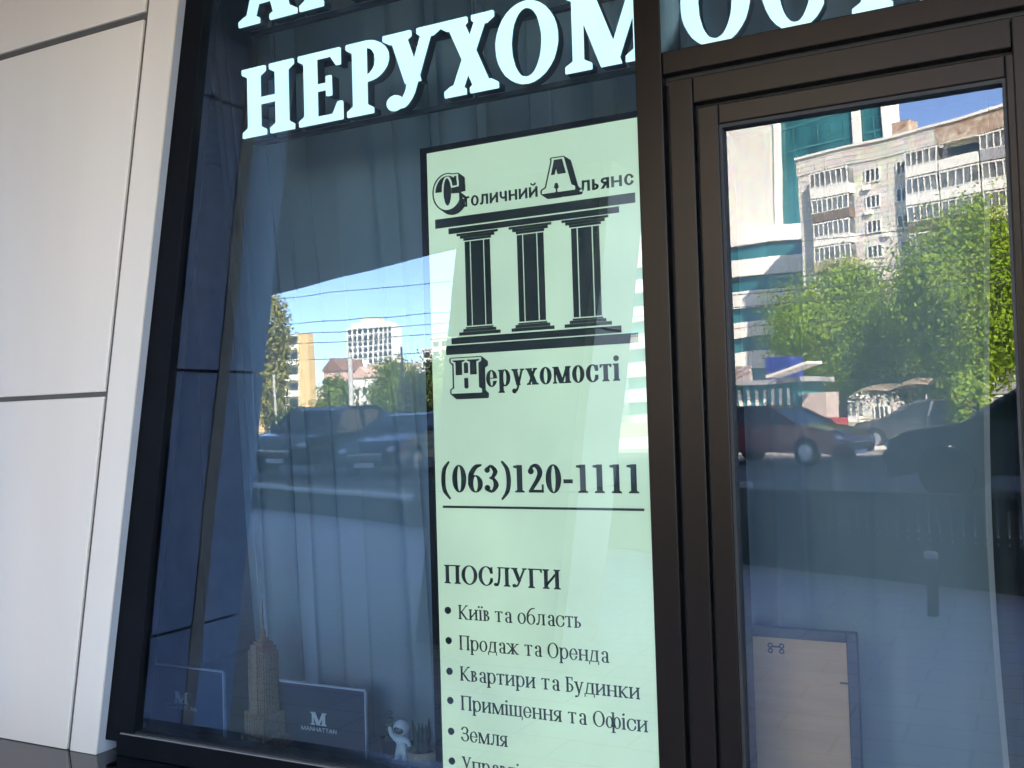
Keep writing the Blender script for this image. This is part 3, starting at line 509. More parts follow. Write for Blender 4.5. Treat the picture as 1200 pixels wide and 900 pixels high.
        185,160,188,135,188,108,183,83,175,57,164,38,150,20,132,6,115,-2,98,-5],[90,38,98,37,108,40,115,46,122,56,128,68,133,83,137,100,138,118,136,152,133,
        168,128,183,122,195,115,204,107,210,98,213,90,213,82,209,75,202,68,192,62,180,57,165,53,132,54,100,62,70,68,57,75,48,82,41]]),
        'л': (0.745, [[138,0,136,3,136,202,135,204,80,204,79,202,76,118,73,80,66,40,62,27,55,15,48,8,43,4,32,1,22,0,5,2,-3,4,-10,10,-14,18,-15,30,-12,38,-8,43,3,48,20,48,
        21,53,27,85,30,120,33,240,38,252,47,259,55,261,62,260,70,256,75,250,78,250,185,250,186,248,186,3,185,0]]),
        'и': (0.784, [[0,0,0,248,3,250,47,250,50,248,50,105,50,108,52,108,145,215,146,218,146,248,148,250,195,250,196,248,196,3,195,0,148,0,146,3,146,142,145,144,51,35,50,
        32,50,3,49,0]]),
        'ч': (0.706, [[122,0,121,3,121,73,100,68,85,66,70,67,55,73,43,81,30,92,20,105,9,128,4,148,4,165,7,232,9,240,12,245,22,252,32,253,40,251,45,248,51,240,53,230,50,165,
        52,145,56,135,65,122,75,115,85,112,103,116,121,123,121,248,122,250,170,250,171,248,171,3,170,0]]),
        'н': (0.784, [[0,0,0,248,3,250,47,250,50,248,50,150,52,148,143,148,145,148,146,150,146,248,148,250,195,250,196,248,196,3,195,0,148,0,146,3,146,100,145,102,52,102,
        50,100,50,3,49,0]]),
        'й': (0.784, [[0,0,0,248,3,250,47,250,50,248,50,105,50,108,52,108,145,215,146,218,146,248,148,250,195,250,196,248,196,3,195,0,148,0,146,3,146,142,145,144,51,35,50,
        32,50,3,49,0],[78,282,68,285,60,290,52,298,47,305,37,322,35,328,36,335,41,342,50,346,57,345,64,340,80,316,85,314,98,312,110,314,118,317,132,340,138,
        344,148,346,153,344,158,340,161,332,160,324,145,299,136,290,128,285,110,281,98,280]]),
        'ь': (0.499, [[0,0,0,248,3,250,47,250,50,248,50,145,68,143,82,137,95,130,108,118,117,105,123,90,125,75,124,60,119,45,110,30,98,17,82,8,70,3,55,0],[50,48,52,46,60,
        48,70,55,75,62,77,73,75,83,70,90,62,96,52,99,50,98]]),
        'я': (0.627, [[-3,0,-2,3,61,110,40,119,27,127,17,137,8,152,3,168,2,185,5,200,11,215,20,226,30,235,43,243,57,248,75,250,155,250,157,248,157,3,155,0,107,0,107,83,105,
        87,55,2,53,0],[67,158,80,156,105,156,107,158,107,202,105,204,73,204,62,201,55,195,50,185,49,178,50,173,57,163]]),
        'с': (0.686, [[78,-3,60,4,45,15,31,30,20,48,11,70,5,92,3,115,3,140,7,165,14,188,23,208,35,225,50,239,65,249,80,254,98,255,110,253,122,248,135,240,147,230,157,218,
        165,205,172,190,178,173,176,170,135,148,132,149,129,168,124,183,118,195,110,206,103,211,92,213,85,212,76,205,67,193,60,178,56,160,53,140,53,118,55,98,
        59,78,64,62,72,50,79,43,88,38,95,37,103,39,108,42,118,55,127,75,132,101,135,102,176,80,178,78,171,57,162,40,150,24,138,12,122,2,108,-3,92,-5]]),
    },
    'thin': {
        'M': (1.02, [[0,0,0,248,3,250,40,250,43,248,125,46,128,44,218,250,252,250,255,248,255,3,253,0,222,0,222,180,220,180,144,5,143,0,108,0,105,3,32,181,30,183,30,185,
        30,3,29,0]]),
        'A': (0.8, [[0,0,-1,3,79,248,80,250,118,250,120,248,202,3,200,0,165,0,142,68,140,70,55,70,32,3,30,0],[64,98,132,98,98,202]]),
        'N': (0.8, [[0,0,0,248,3,250,38,250,40,248,165,54,167,55,167,249,170,250,198,250,200,248,200,3,198,0,162,0,160,2,35,196,32,198,32,3,31,0]]),
        'H': (0.8, [[0,0,0,248,3,250,30,250,32,248,32,140,166,140,167,142,167,249,170,250,198,250,200,248,200,3,198,0,167,0,167,108,165,110,57,110,35,110,32,108,32,3,31,
        0]]),
        'T': (0.66, [[68,0,66,3,66,218,65,220,0,220,0,248,3,250,162,250,165,248,165,222,164,220,100,220,99,218,99,3,98,0]]),
    },
    'orn': {
        'С': (0.686, [[110,-50,92,-44,75,-32,32,10,21,22,10,40,0,62,-6,85,-9,110,-9,140,-5,168,3,195,14,218,30,238,47,253,68,263,88,267,110,266,132,257,167,257,172,256,211,
        218,214,210,214,170,216,162,216,113,188,110,185,108,188,103,190,102,200,92,202,88,205,87,216,75,216,15,207,-3,196,-17,184,-30,170,-41,155,-48,140,-52,
        125,-52],[75,-8,88,-10,103,-9,118,-6,130,0,144,10,155,22,165,35,174,53,173,105,122,109,121,113,122,150,172,154,174,155,174,197,171,205,171,245,171,248,
        167,250,130,250,115,256,98,260,82,259,68,255,49,245,33,230,19,210,8,188,0,158,-2,128,-1,98,7,68,19,40,35,18,53,3],[90,23,81,35,74,60,69,92,68,130,70,
        165,75,197,84,220,88,225,92,227,98,226,102,220,112,195,119,150,119,115,116,75,109,45,100,27,95,23],[13,130,12,137,14,158,24,190,38,215,47,225,57,234,
        75,243,92,246,105,245,118,241,130,233,140,224,143,236,157,235,158,200,160,193,160,167,132,165,130,168,123,208,113,230,108,237,103,240,95,241,85,240,80,
        238,73,230,64,208,57,178,54,132,53,130]]),
        'А': (0.784, [[35,-48,27,-45,-10,-8,-13,0,-13,20,-11,25,-8,30,15,45,54,232,51,250,52,255,56,260,62,262,138,261,179,220,218,18,220,14,242,-10,243,-15,242,-40,238,
        -45,232,-47,130,-47,122,-44,112,-48],[0,-5,80,-4,82,0,82,20,80,24,71,30,78,63,80,65,92,65,94,62,101,30,92,23,91,20,91,0,92,-3,95,-5,195,-5,200,-3,200,
        22,178,38,138,250,135,254,65,255,59,253,61,232,21,40,20,38,-4,22,-5,0,-4,-3],[85,97,88,98],[55,130,75,232,74,240,78,241,125,241,146,132,145,130,97,130,
        95,132,88,171,85,166,78,130]]),
        'Н': (0.784, [[35,-48,27,-45,-10,-8,-12,-3,-11,25,-7,30,7,40,7,205,-11,225,-13,250,-11,255,-7,260,0,262,195,262,202,261,240,224,243,218,242,190,238,185,225,177,223,
        173,223,13,224,10,242,-10,243,-15,242,-40,238,-46,230,-48],[0,-5,195,-5,200,-3,200,22,182,35,181,38,181,212,182,215,200,228,200,253,195,255,0,255,-4,
        253,-4,228,15,215,15,212,15,38,15,35,-4,22,-5,0,-4,-3],[98,27,85,35,85,37,85,106,88,107,110,107,111,38,110,35],[30,130,29,132,29,225,22,226,10,234,9,
        240,10,241,90,241,91,238,90,234,78,226,71,225,71,132,70,130],[125,130,125,225,118,227,105,235,105,240,108,241,185,241,187,240,187,235,175,227,167,225,
        167,132,165,130],[85,142,85,213,85,215,98,223,110,215,111,212,111,145,110,142]]),
    },
}
def glyph_obj(loops_list, name, mats, depth, parent=None, bevel=0):
    """loops_list: list of (loops, ox, oz, sx, sz) in the xz plane, facing -y; one mesh, extruded towards +y by depth"""
    cu = bpy.data.curves.new('tmp', 'CURVE'); cu.dimensions = '2D'; cu.fill_mode = 'BOTH'; cu.extrude = depth/2
    for loops, ox, oz, sx, sz in loops_list:
        for l in loops:
            n = len(l)//2; sp = cu.splines.new('POLY'); sp.points.add(n-1); sp.use_cyclic_u = True
            for i in range(n): sp.points[i].co = (ox+l[2*i]/250*sx, oz+l[2*i+1]/250*sz, 0, 1)
    tmp = bpy.data.objects.new('tmp', cu); COL.objects.link(tmp)
    dg = bpy.context.evaluated_depsgraph_get(); me = bpy.data.meshes.new_from_object(tmp.evaluated_get(dg))
    bpy.data.objects.remove(tmp); bpy.data.curves.remove(cu)
    me.transform(Matrix.Rotation(R(90), 4, 'X')); me.name = name
    me.materials.clear()
    for q in (mats if isinstance(mats, (list, tuple)) else [mats]): me.materials.append(q)
    for p in me.polygons: p.material_index = 0
    if isinstance(mats, (list, tuple)) and len(mats) > 1:
        for p in me.polygons:
            if abs(p.normal.y) < .7 or p.center.y > 0: p.material_index = 1
    o = bpy.data.objects.new(name, me); COL.objects.link(o)
    if parent: o.parent = parent
    return o
def text_run(txt, sty, x0, z0, h, x1=None, space=.30, track=.07):
    F = FONT[sty]; x = 0; out = []
    for c in txt:
        if c == ' ': x += space; continue
        W, L = F[c]; out.append((L, x)); x += W+track
    tot = x-track; sx = h if x1 is None else (x1-x0)/tot
    return [(L, x0+ox*sx, z0, sx, h) for L, ox in out]

# ================================================================== ground
WE = Vector((.9187, .3950, 0)); WN = Vector((.3950, -.9187, 0)); WO = Vector((0, -7.4, 0))   # the retaining wall: along, away from the shop
WRZ = math.atan2(.3950, .9187)
def st(s, t, z=0): p = WO+WE*s+WN*t; return (p.x, p.y, z)
def st2(s, t): p = WO+WE*s+WN*t; return (p.x, p.y)
UP = .40
tag(MB().prism_z([(-60, 60), (-60, -33.2), st2(-70, .10), st2(45, .10), (60, 8), (60, 60)][::-1] if False else [st2(-75, .10), st2(60, .10), (60, 60), (-75, 60)], -.3, 0).build('plaza_pavement', M['paving']), None, kind='structure')
tag(MB().prism_z([st2(-2600, .10), st2(-2600, 2600), st2(2600, 2600), st2(2600, .10)], -.5, UP).build('ground', M['ground']), None, kind='structure')
tag(MB().prism_z([st2(-160, 1.2), st2(-160, 15), st2(160, 15), st2(160, 1.2)], UP-.05, UP+.004).build('road', M['asphalt']), None, kind='structure')
tag(MB().prism_z([st2(-160, 15), st2(-160, 15.25), st2(160, 15.25), st2(160, 15)], UP-.05, UP+.13).build('kerb', M['concrete']), None, kind='structure')
tag(MB().prism_z([st2(-160, 15.25), st2(-160, 27), st2(160, 27), st2(160, 15.25)], UP-.05, UP+.12).build('bounce_pavement', M['paving']), None, kind='structure')  # pale strip added so sunlit paving bounces warm light to the facade

# ================================================================== facade
ZS = .623
def xj(z): return -2.496+.1725*(z-1.724)
def xf(z): return -2.361+.175*(z-1.740)
def xg(z): return -2.258+.1570*(z-1.797)     # front corner of the window frame on the glass side
def xgl(z): return -2.277+.1585*(z-1.797)   # where the glass begins
CW = empty('clad_wall', (0, 0, 0), 0, 'pale beige panelled facade wall with leaning edge left of the shop window', 'wall')
TOP = 3.62
rows = [(ZS, 1.707), (1.722, 2.830), (2.852, TOP)]
XL = -3.42
for z0, z1 in rows:
    b = MB().prism_y([(XL, z0), (xj(z0), z0), (xj(z1), z1), (XL, z1)], -.05, -.006)
    b.build('cladding_panel', M['clad'], CW, bevel=.003)
MB().prism_y([(xj(ZS)+.017, ZS), (xf(ZS), ZS), (xf(TOP), TOP), (xj(TOP)+.017, TOP)], -.05, -.044).build('corner_fin', [M['clad']], CW, bevel=.001)
MB().prism_y([(xf(ZS)-.05, ZS), (xf(ZS)-.0005, ZS), (xf(TOP)-.0005, TOP), (xf(TOP)-.05, TOP)], -.0438, .03).build('fin_return', M['clad_edge'], CW)
MB().prism_y([(XL, ZS), (xf(ZS)-.051, ZS), (xf(TOP)-.051, TOP), (XL, TOP)], -.041, .05).build('wall_backing', M['joint'], CW)
# right of the door (outside the picture, keeps the facade whole)
MB().box(.125, -.05, .0, 5.2, .2, TOP).build('cladding_panel', M['clad'], CW)

LG = empty('stone_ledge', (0, 0, 0), 0, 'polished black granite ledge under the panels and shop window', 'ledge')
MB().box(-3.42, -.30, .0, -.77, .02, .622).build('ledge_slab', M['granite'], LG, bevel=.006)

# --- wing wall (projects from the facade left of the picture; seen mirrored in the window)
def xw(z): return -3.28+.159*(z-1.81)
WW = empty('wing_wall', (xw(0), -.7, 0), 0, 'panelled wall jutting out from the facade, mirrored dark at the left edge of the window', 'wall')
def wpan(y0, y1, z0, z1, th=.05, off=0, mt='clad', nm='cladding_panel'):
    vs = []
    ox = WW.location.x; oy = WW.location.y
    for y in (y0, y1):
        for z in (z0, z1):
            vs += [(xw(z)+off-ox, y-oy, z), (xw(z)+off-th-ox, y-oy, z)]
    # order: y0z0 outer, inner, y0z1 outer, inner, y1z0..., y1z1...
    fs = [(0, 4, 6, 2), (1, 3, 7, 5), (0, 2, 3, 1), (4, 5, 7, 6), (0, 1, 5, 4), (2, 6, 7, 3)]
    return MB().add(vs, fs).build(nm, M[mt], WW)
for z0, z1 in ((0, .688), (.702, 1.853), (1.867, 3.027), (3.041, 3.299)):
    wpan(-1.567, -1.325, z0, z1, mt='wing_lit'); wpan(-1.25, -.06, z0, z1, mt='wing')
wpan(-1.323, -1.252, 0, 3.299, .05, .006, 'trim', 'corner_trim')
wpan(-1.567, -.06, 0, 3.299, .5, -.052, 'joint', 'wall_core')

# --- window frame and glass
SW = empty('shop_window', (-1.5, 0, 0), 0, 'large shop window with leaning black left frame beside the glass door', 'window')
def rel(o): o.location = (-SW.location.x, 0, 0); return o
rel(MB().prism_y([(xf(.66)-.045, .66), (xg(.66), .66), (xg(TOP), TOP), (xf(TOP)-.045, TOP)], -.018, .045).build('left_jamb', M['black_frame'], SW, bevel=.003))
rel(MB().box(-2.50, -.022, .6225, -.768, .05, .687).build('bottom_rail', M['black_frame'], SW, bevel=.003))
rel(MB().box(-2.49, -.012, .691, -.768, .05, .697).build('glazing_bead', M['gasket'], SW))
rel(MB().box(-2.48, -.0235, .6872, -.768, .045, .6908).build('bead_trim', M['bead'], SW))
rel(MB().box(-.766, -.045, .0, -.703, .11, TOP).build('mullion', M['bronze'], SW, bevel=.003))
rel(MB().box(-.703, -.012, .0, -.690, .09, 2.37).build('shadow_gap', M['gasket'], SW))
def pane(pts, y0, y1, name, m1, parent):
    n = len(pts); vs = [(x, y0, z) for x, z in pts]+[(x, y1, z) for x, z in pts]
    b = MB(); b.add(vs, [list(range(n))], 0)
    o = len(b.v)-2*n
    b.f += [[o+k for k in range(2*n-1, n-1, -1)]]; b.mi += [1]
    b.f += [[o+(i+1) % n, o+i, o+n+i, o+n+(i+1) % n] for i in range(n)]; b.mi += [1]*n
    return b.build(name, [m1, M['glass_clear']], parent)
rel(pane([(xgl(.69)-.06, .69), (-.75, .69), (-.75, TOP-.02), (xgl(TOP)-.06, TOP-.02)], 0, .008, 'window_pane', M['glass'], SW))
# transom over the door
rel(MB().box(-.703, -.04, 2.368, 1.0, .10, 2.420).build('transom_bar', M['bronze'], SW, bevel=.003))
rel(MB().box(-.703, -.015, 2.350, 1.0, .09, 2.368).build('shadow_gap', M['gasket'], SW))
rel(pane([(-.72, 2.40), (.12, 2.40), (.12, TOP-.02), (-.72, TOP-.02)], .004, .012, 'transom_pane', M['glass'], SW))
rel(MB().box(-.70, .013, 2.42, .10, .022, 2.431).build('glazing_bead', M['gasket'], SW))
rel(MB().box(.06, -.045, .0, .12, .11, TOP).build('mullion', M['bronze'], SW, bevel=.003))

SD = empty('shop_door', (-.3, 0, 0), 0, 'bronze aluminium glass door right of the lit green sign panel', 'door')
def reld(o): o.location = (-SD.location.x, 0, 0); return o
fr = MB(); fr.box(-.690, -.045, 0, -.634, .08, 2.350); fr.box(-.633, -.045, 2.290, .0, .08, 2.350); fr.box(.001, -.045, 0, .058, .08, 2.350)
reld(fr.build('door_frame', M['bronze'], SD, bevel=.003))
sg = MB(); sg.box(-.634, -.02, 0.02, -.626, .07, 2.290); sg.box(-.626, -.02, 2.280, .0, .07, 2.290)
reld(sg.build('door_seal', M['gasket'], SD))
lf = MB(); lf.box(-.626, -.042, .03, -.579, .07, 2.280); lf.box(-.013, -.042, .03, .036, .07, 2.280); lf.box(-.5785, -.0415, 2.235, -.0135, .07, 2.2795); lf.box(-.5785, -.0415, .03, -.0135, .07, .16)
reld(lf.build('door_leaf', M['bronze'], SD, bevel=.003))
gs = MB(); gs.box(-.579, -.038, .16, -.572, .06, 2.235); gs.box(-.0195, -.038, .16, -.013, .06, 2.235); gs.box(-.572, -.0375, 2.227, -.0195, .06, 2.235)
reld(gs.build('glazing_gasket', M['gasket'], SD))
reld(pane([(-.574, .15), (-.018, .15), (-.018, 2.23), (-.574, 2.23)], -.02, -.012, 'door_pane', M['glass_door'], SD))
hd = MB(); hd.tube([(.018, -.042, 1.02), (.018, -.09, 1.02), (.018, -.09, 1.06)], .009); hd.tube([(.018, -.09, 1.0), (.018, -.09, 1.45)], .012); hd.tube([(.018, -.042, 1.43), (.018, -.09, 1.43)], .009)
reld(hd.build('pull_handle', M['steel'], SD))

# --- canopy and its leaning pylon
CN = empty('entrance_canopy', (0, 0, 3.4), 0, 'deep flat canopy over the plaza whose slanting edge cuts the sky in the window', 'canopy')
cp = [(-16, -11.05), (-3.2, -5.62), (-2.1, -5.16), (-1.42, -2.80), (6.5, -2.55), (6.5, .0), (-16, .0)]
o = MB().prism_z(cp, 3.30-3.4, 3.62-3.4).build('canopy_slab', M['soffit'], CN)
PY = empty('leaning_pylon', (-3.1, -4.3, 0), 0, 'leaning clad pylon carrying the canopy, mirrored dark across the lit sign', 'pylon')
def px(z): return .150*(z-1.69)
def pyl(x0, x1, y0, y1, z0, z1, nm, mt):
    ox, oy = -3.1, -4.3; vs = []
    for z in (z0, z1):
        vs += [(x0+px(z)-ox, y0-oy, z), (x1+px(z)-ox, y0-oy, z), (x1+px(z)-ox, y1-oy, z), (x0+px(z)-ox, y1-oy, z)]
    return MB().add(vs, [(0, 3, 2, 1), (4, 5, 6, 7), (0, 1, 5, 4), (1, 2, 6, 5), (2, 3, 7, 6), (3, 0, 4, 7)]).build(nm, M[mt], PY, bevel=.003)
pyl(-3.72, -2.70, -4.62, -4.06, 0, 3.299, 'pylon_core', 'joint')
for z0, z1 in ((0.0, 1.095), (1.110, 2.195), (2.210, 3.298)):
    pyl(-3.77, -2.69, -4.06, -4.00, z0, z1, 'shade_toned_front_panel', 'greyc')
    pyl(-2.689, -2.62, -4.66, -4.00, z0, z1, 'lit_toned_side_panel', 'clad')  # front darkened, side kept pale: shade and skylight put into the panel colours

# --- unseen building above the shop, sized for the shade it casts
HB = empty('host_building', (0, .3, 0), 0, 'unseen tall block above the shop front, sized to shade the plaza', 'building')
HH = 25.5
MB().box(-17, .02, 3.63, 40, 22, HH).build('wall', M['hostwall'], HB)
MB().box(-17, -.03, 0, -3.43, 1, 3.62).build('ground_floor_wall', M['hostwall'], HB)
MB().box(5.21, -.05, 0, 40, 1, 3.62).build('ground_floor_wall', M['hostwall'], HB)
proto = None
for r_ in range(6):
    for c_ in range(9):
        if proto is None:
            proto = MB().box(0, -.05, 0, 2.2, .018, 1.9).build('window', M['hostglass'], HB); ob = proto
        else: ob = proto.copy(); COL.objects.link(ob); ob.parent = HB
        ob.location = (-16+c_*3.6, 0, 5.0+r_*3.2)

# ================================================================== shop interior
RM = empty('shop_room', (0, 3, 0), 0, 'dim shop interior behind the curtains', 'room')
def relr(o): o.location = (0, -3, 0); return o
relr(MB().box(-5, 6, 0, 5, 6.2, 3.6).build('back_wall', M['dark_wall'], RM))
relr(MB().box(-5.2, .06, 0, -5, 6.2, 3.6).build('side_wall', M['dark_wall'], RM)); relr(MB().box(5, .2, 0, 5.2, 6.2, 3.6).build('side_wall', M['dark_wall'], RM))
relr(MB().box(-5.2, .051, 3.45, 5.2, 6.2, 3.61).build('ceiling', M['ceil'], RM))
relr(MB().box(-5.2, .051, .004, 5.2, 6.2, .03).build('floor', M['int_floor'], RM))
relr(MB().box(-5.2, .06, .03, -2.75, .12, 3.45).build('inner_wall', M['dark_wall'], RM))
tag(MB().box(-2.95, .055, .03, -.775, .62, .598).build('display_shelf', M['shelf'], bevel=.004), 'low black display shelf inside the shop window carrying the boards and figurines', 'shelf')

def curtain(name, x0t, x1t, x0b, x1b, y, z0, z1, folds, amp, seed, mats, label, lean=0, hem=None, edge=None):
    rd = random.Random(seed); nx = folds*14; nz = 26
    ph = [rd.uniform(0, 6.28) for _ in range(6)]
    b = MB(); vs = []; cx = (x0t+x1t)/2
    for j in range(nz+1):
        v = j/nz; z = z0+(z1-z0)*v
        for i in range(nx+1):
            u = i/nx
            xa = x0b+(x0t-x0b)*v; xb = x1b+(x1t-x1b)*v
            uu = u+.018*math.sin(7*u+ph[0])+.012*math.sin(17*u+ph[1]); a = uu*folds*2*PI
            g = .55+.45*math.sin(3.1*u*folds/3+ph[2])
            yy = amp*g*(math.sin(a)+.35*math.sin(2*a+ph[3]))*(1-.25*v)+.012*math.sin(5*v+9*u+ph[4])
            xx = xa+(xb-xa)*u+.35*amp*math.sin(2*a+ph[5])+.008*math.sin(6*v+ph[4]+u*4)
            if edge and u > .9: xx += edge(v)*(u-.9)*10
            vs.append((xx-cx, yy, z))
    fs = [(j*(nx+1)+i, j*(nx+1)+i+1, (j+1)*(nx+1)+i+1, (j+1)*(nx+1)+i) for j in range(nz) for i in range(nx)]
    root = empty(name, (cx, y, 0), 0, label, 'curtain')
    b.add(vs, fs).build('cloth', mats[0], root, smooth=True)
    if hem:
        h = MB(); hv = []
        for j in range(nz+1):
            q = Vector(vs[j*(nx+1)+nx]); hv += [(q.x-hem, q.y-.004, q.z), (q.x+.002, q.y-.004, q.z)]
        h.add(hv, [(2*j, 2*j+1, 2*j+3, 2*j+2) for j in range(nz)]).build('hem', mats[1], root, smooth=True)
    rod = MB().tube([(x0t-cx-.05, 0, z1+.01), (x1t-cx+.05, 0, z1+.01)], .012); rod.build('curtain_rail', M['steel'], root)
    return root
curtain('sheer_curtain', -2.60, -.72, -2.37, -.74, .46, .605, 3.2, 9, .058, 3, (M['sheer'],), 'sheer white curtain hanging in folds behind the shop window')
curtain('sheer_curtain', -.80, -.085, -.80, -.075, .30, .06, 3.2, 5, .020, 8, (M['sheer_thin'], M['hem']), 'sheer white curtain hanging behind the glass door', hem=.010, edge=lambda v: .018*math.sin(9*v+1))
curtain('dark_curtain', -.16, .55, -.16, .55, .52, .06, 3.2, 6, .03, 11, (M['drape'],), 'dark green curtain beside the sheer one at the right of the door')

# --- lit sign letters
SG = empty('shop_sign', (-1.2, .10, 2.47), 0, 'glowing white channel letters spelling the agency name at the top of the window', 'sign')
# (glyph, left x, right x) on each row, metres on the facade
row2 = [('Н', -2.070, -1.874), ('Е', -1.856, -1.700), ('Р', -1.684, -1.540), ('У', -1.560, -1.372), ('Х', -1.374, -1.198), ('О', -1.206, -1.022), ('М', -1.006, -.752), ('О', -.703, -.532), ('С', -.510, -.368), ('Т', -.345, -.190), ('І', -.17, -.07)]
row1 = [('А', -2.078, -1.856), ('Г', -1.846, -1.70), ('Е', -1.67, -1.52), ('Н', -1.50, -1.30), ('Т', -1.29, -1.13), ('С', -1.12, -.97), ('Т', -.96, -.80), ('В', -.69, -.54), ('О', -.52, -.34)]
def letters(row, z, h):
    for c, x0, x1 in row:
        W, L = FONT['sign'][c]; sx = (x1-x0)/W
        r_ = glyph_obj([(L, x0+1.2, z-2.47, sx, h)], 'letter', M['letter_side'], .032, SG); r_.location = (0, .0310, 0)
        f_ = glyph_obj([(L, 0, 0, sx, h)], 'letter_face', M['letter_face'], .006, r_); f_.location = (x0+1.2, -.0197, z-2.47)
letters(row2, 2.470, .208); letters(row1, 2.810, .208)
rl = MB()
for z in (2.462, 2.66, 2.802, 2.99): rl.box(-2.08+1.2, .062, z-2.47, -.05+1.2, .080, z-2.47+.012)
rl.build('mounting_rail', M['letter_side'], SG)
for x in (-2.0, -1.3, -.6): MB().tube([(x+1.2, .075, .98), (x+1.2, .075, -.01)], .004, 6).build('hanger', M['letter_side'], SG)

# --- backlit sign panel
BX0, BX1, BZ0, BZ1 = -1.393, -.772, .645, 2.313
SP = empty('sign_panel', (-1.08, .06, .60), 0, 'tall backlit pale green sign panel with black lettering and a three column temple emblem', 'sign')
def relp(o, y=0.): o.location = (1.08, y, -.60); return o
relp(MB().box(BX0, 0, BZ0, BX1, .03, BZ1).build('screen', M['screen'], SP))
bz = MB(); bz.box(BX0-.019, -.004, BZ0-.045, BX0-.0005, .05, BZ1+.015); bz.box(BX1+.0005, -.004, BZ0-.045, BX1+.018, .05, BZ1+.015); bz.box(BX0, -.004, BZ1+.0005, BX1, .05, BZ1+.015); bz.box(BX0, -.004, BZ0-.045, BX1, .05, BZ0-.0005)
relp(bz.build('bezel', M['black_frame'], SP))
relp(MB().box(BX0-.02, .051, BZ0-.044, BX1+.02, .066, BZ1+.02).build('back_cover', M['black_frame'], SP))
def pr(runs, name): return relp(glyph_obj(runs, name, M['print'], .0016, SP), -.0022)
def lay(txt, sty, x0, x1, z, h, **k): return text_run(txt, sty, x0, z, h, x1, **k)
name_line = []
for c, x0, x1, z0, z1 in (('С', -1.373, -1.288, 2.146, 2.246), ('А', -1.056, -.960, 2.150, 2.244)):
    W, L = FONT['orn'][c]; name_line.append((L, x0, z0+.012, (x1-x0)/(W+.08), (z1-z0)*.88))
name_line += lay('толичний', 'sans', -1.286, -1.070, 2.156, .0265, track=.16) + lay('льянс', 'sans', -.954, -.816, 2.153, .0265, track=.16)
pr(name_line, 'name_lettering')
em = MB()
def er(x0, z0, x1, z1): em.box(x0, -.003, z0, x1, -.0012, z1)
er(-1.371, 2.109, -.813, 2.133); er(-1.331, 2.090, -.855, 2.105)
for xa, xb in ((-1.307, -1.186), (-1.154, -1.035), (-1.007, -.883)):
    c = (xa+xb)/2; hw = (xb-xa)/2
    er(c-hw, 2.082, c+hw, 2.088); er(c-hw+.010, 2.0745, c+hw-.010, 2.0815); er(c-hw+.020, 2.068, c+hw-.020, 2.074)
    er(c-.0370, 1.846, c-.0225, 2.065); er(c-.0190, 1.846, c+.0170, 2.065); er(c+.0205, 1.846, c+.0370, 2.065)
    er(c-.040, 1.839, c+.040, 1.843); er(c-.048, 1.831, c+.048, 1.8385); er(c-hw+.0, 1.822, c+hw-.0, 1.8305)
er(-1.331, 1.801, -.859, 1.818); er(-1.348, 1.774, -.817, 1.798)
relp(em.build('temple_emblem', M['print'], SP))
W, L = FONT['orn']['Н']
pr([(L, -1.334, 1.674, .097/(W+.08), .088)]+lay('ерухомості', 'bold', -1.232, -.866, 1.686, .0565, track=.05), 'name_lettering')
pr(lay('(063)120-1111', 'bold', -1.374, -.821, 1.417, .069, track=.05), 'phone_number')
ul = MB().box(-1.371, -.003, 1.3755, -.817, -.0012, 1.3815); relp(ul.build('underline', M['print'], SP))
pr(lay('ПОСЛУГИ', 'med', -1.372, -1.040, 1.180, .048, track=.05), 'heading_lettering')
rowsB = [('Київ та область', -1.333, -.989, 1.0895, .0365), ('Продаж та Оренда', -1.333, -.919, 1.0115, .0365), ('Квартири та Будинки', -1.333, -.843, .9325, .0365), ('Приміщення та Офіси', -1.333, -.826, .8575, .0365), ('Земля', -1.335, -1.200, .7785, .0365), ('Управління', -1.335, -1.09, .7025, .0365)]
for t_, a_, b_, z_, h_ in rowsB: pr(lay(t_, 'reg', a_, b_, z_, h_, track=.05, space=.38), 'list_lettering')
for t_, a_, b_, z_, h_ in rowsB:
    n = 20; c = (-1.3645, z_+.0205)
    relp(MB().prism_y([(c[0]+.0093*math.cos(2*PI*k/n), c[1]+.0093*math.sin(2*PI*k/n)) for k in range(n)], -.003, -.0012).build('list_bullet', M['print'], SP))

# --- display boards
def board(x0, x1, z1, label, lx, lz, edge_l):
    o = empty('display_board', ((x0+x1)/2, .25, .60), 0, label, 'board', 'navy display boards in the window')
    cx = (x0+x1)/2
    MB().box(x0-cx, 0, .0, x1-cx, .008, z1-.60).build('panel', M['navy'], o)
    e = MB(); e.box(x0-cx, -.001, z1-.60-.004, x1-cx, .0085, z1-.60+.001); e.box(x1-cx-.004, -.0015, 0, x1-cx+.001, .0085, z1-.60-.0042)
    e.build('edge_highlight', M['board_edge'], o)  # pale strips paint highlights along the acrylic's top and right edges
    Wm, Lm = FONT['sign']['М']
    g = glyph_obj([(Lm, lx-.030, lz+.002, .060/Wm, .038)], 'logo_letter', M['board_ink'], .0016, o); g.location = (-cx, -.0012, -.60)
    g = glyph_obj(text_run('MANHATTAN', 'thin', lx-.066, lz-.017, .0125, lx+.066, track=.16), 'name_lettering', M['board_ink'], .0016, o); g.location = (-cx, -.0012, -.60)
    b = MB().box(-.05, .009, 0, .05, .06, .006); b.build('stand', M['shelf'], o)
    return o
board(-2.665, -2.322, .824, 'navy board with a cream M emblem left of the tower model', -2.506, .702, 1)
board(-2.112, -1.771, .817, 'navy board with a cream M emblem right of the tower model', -1.945, .694, 0)

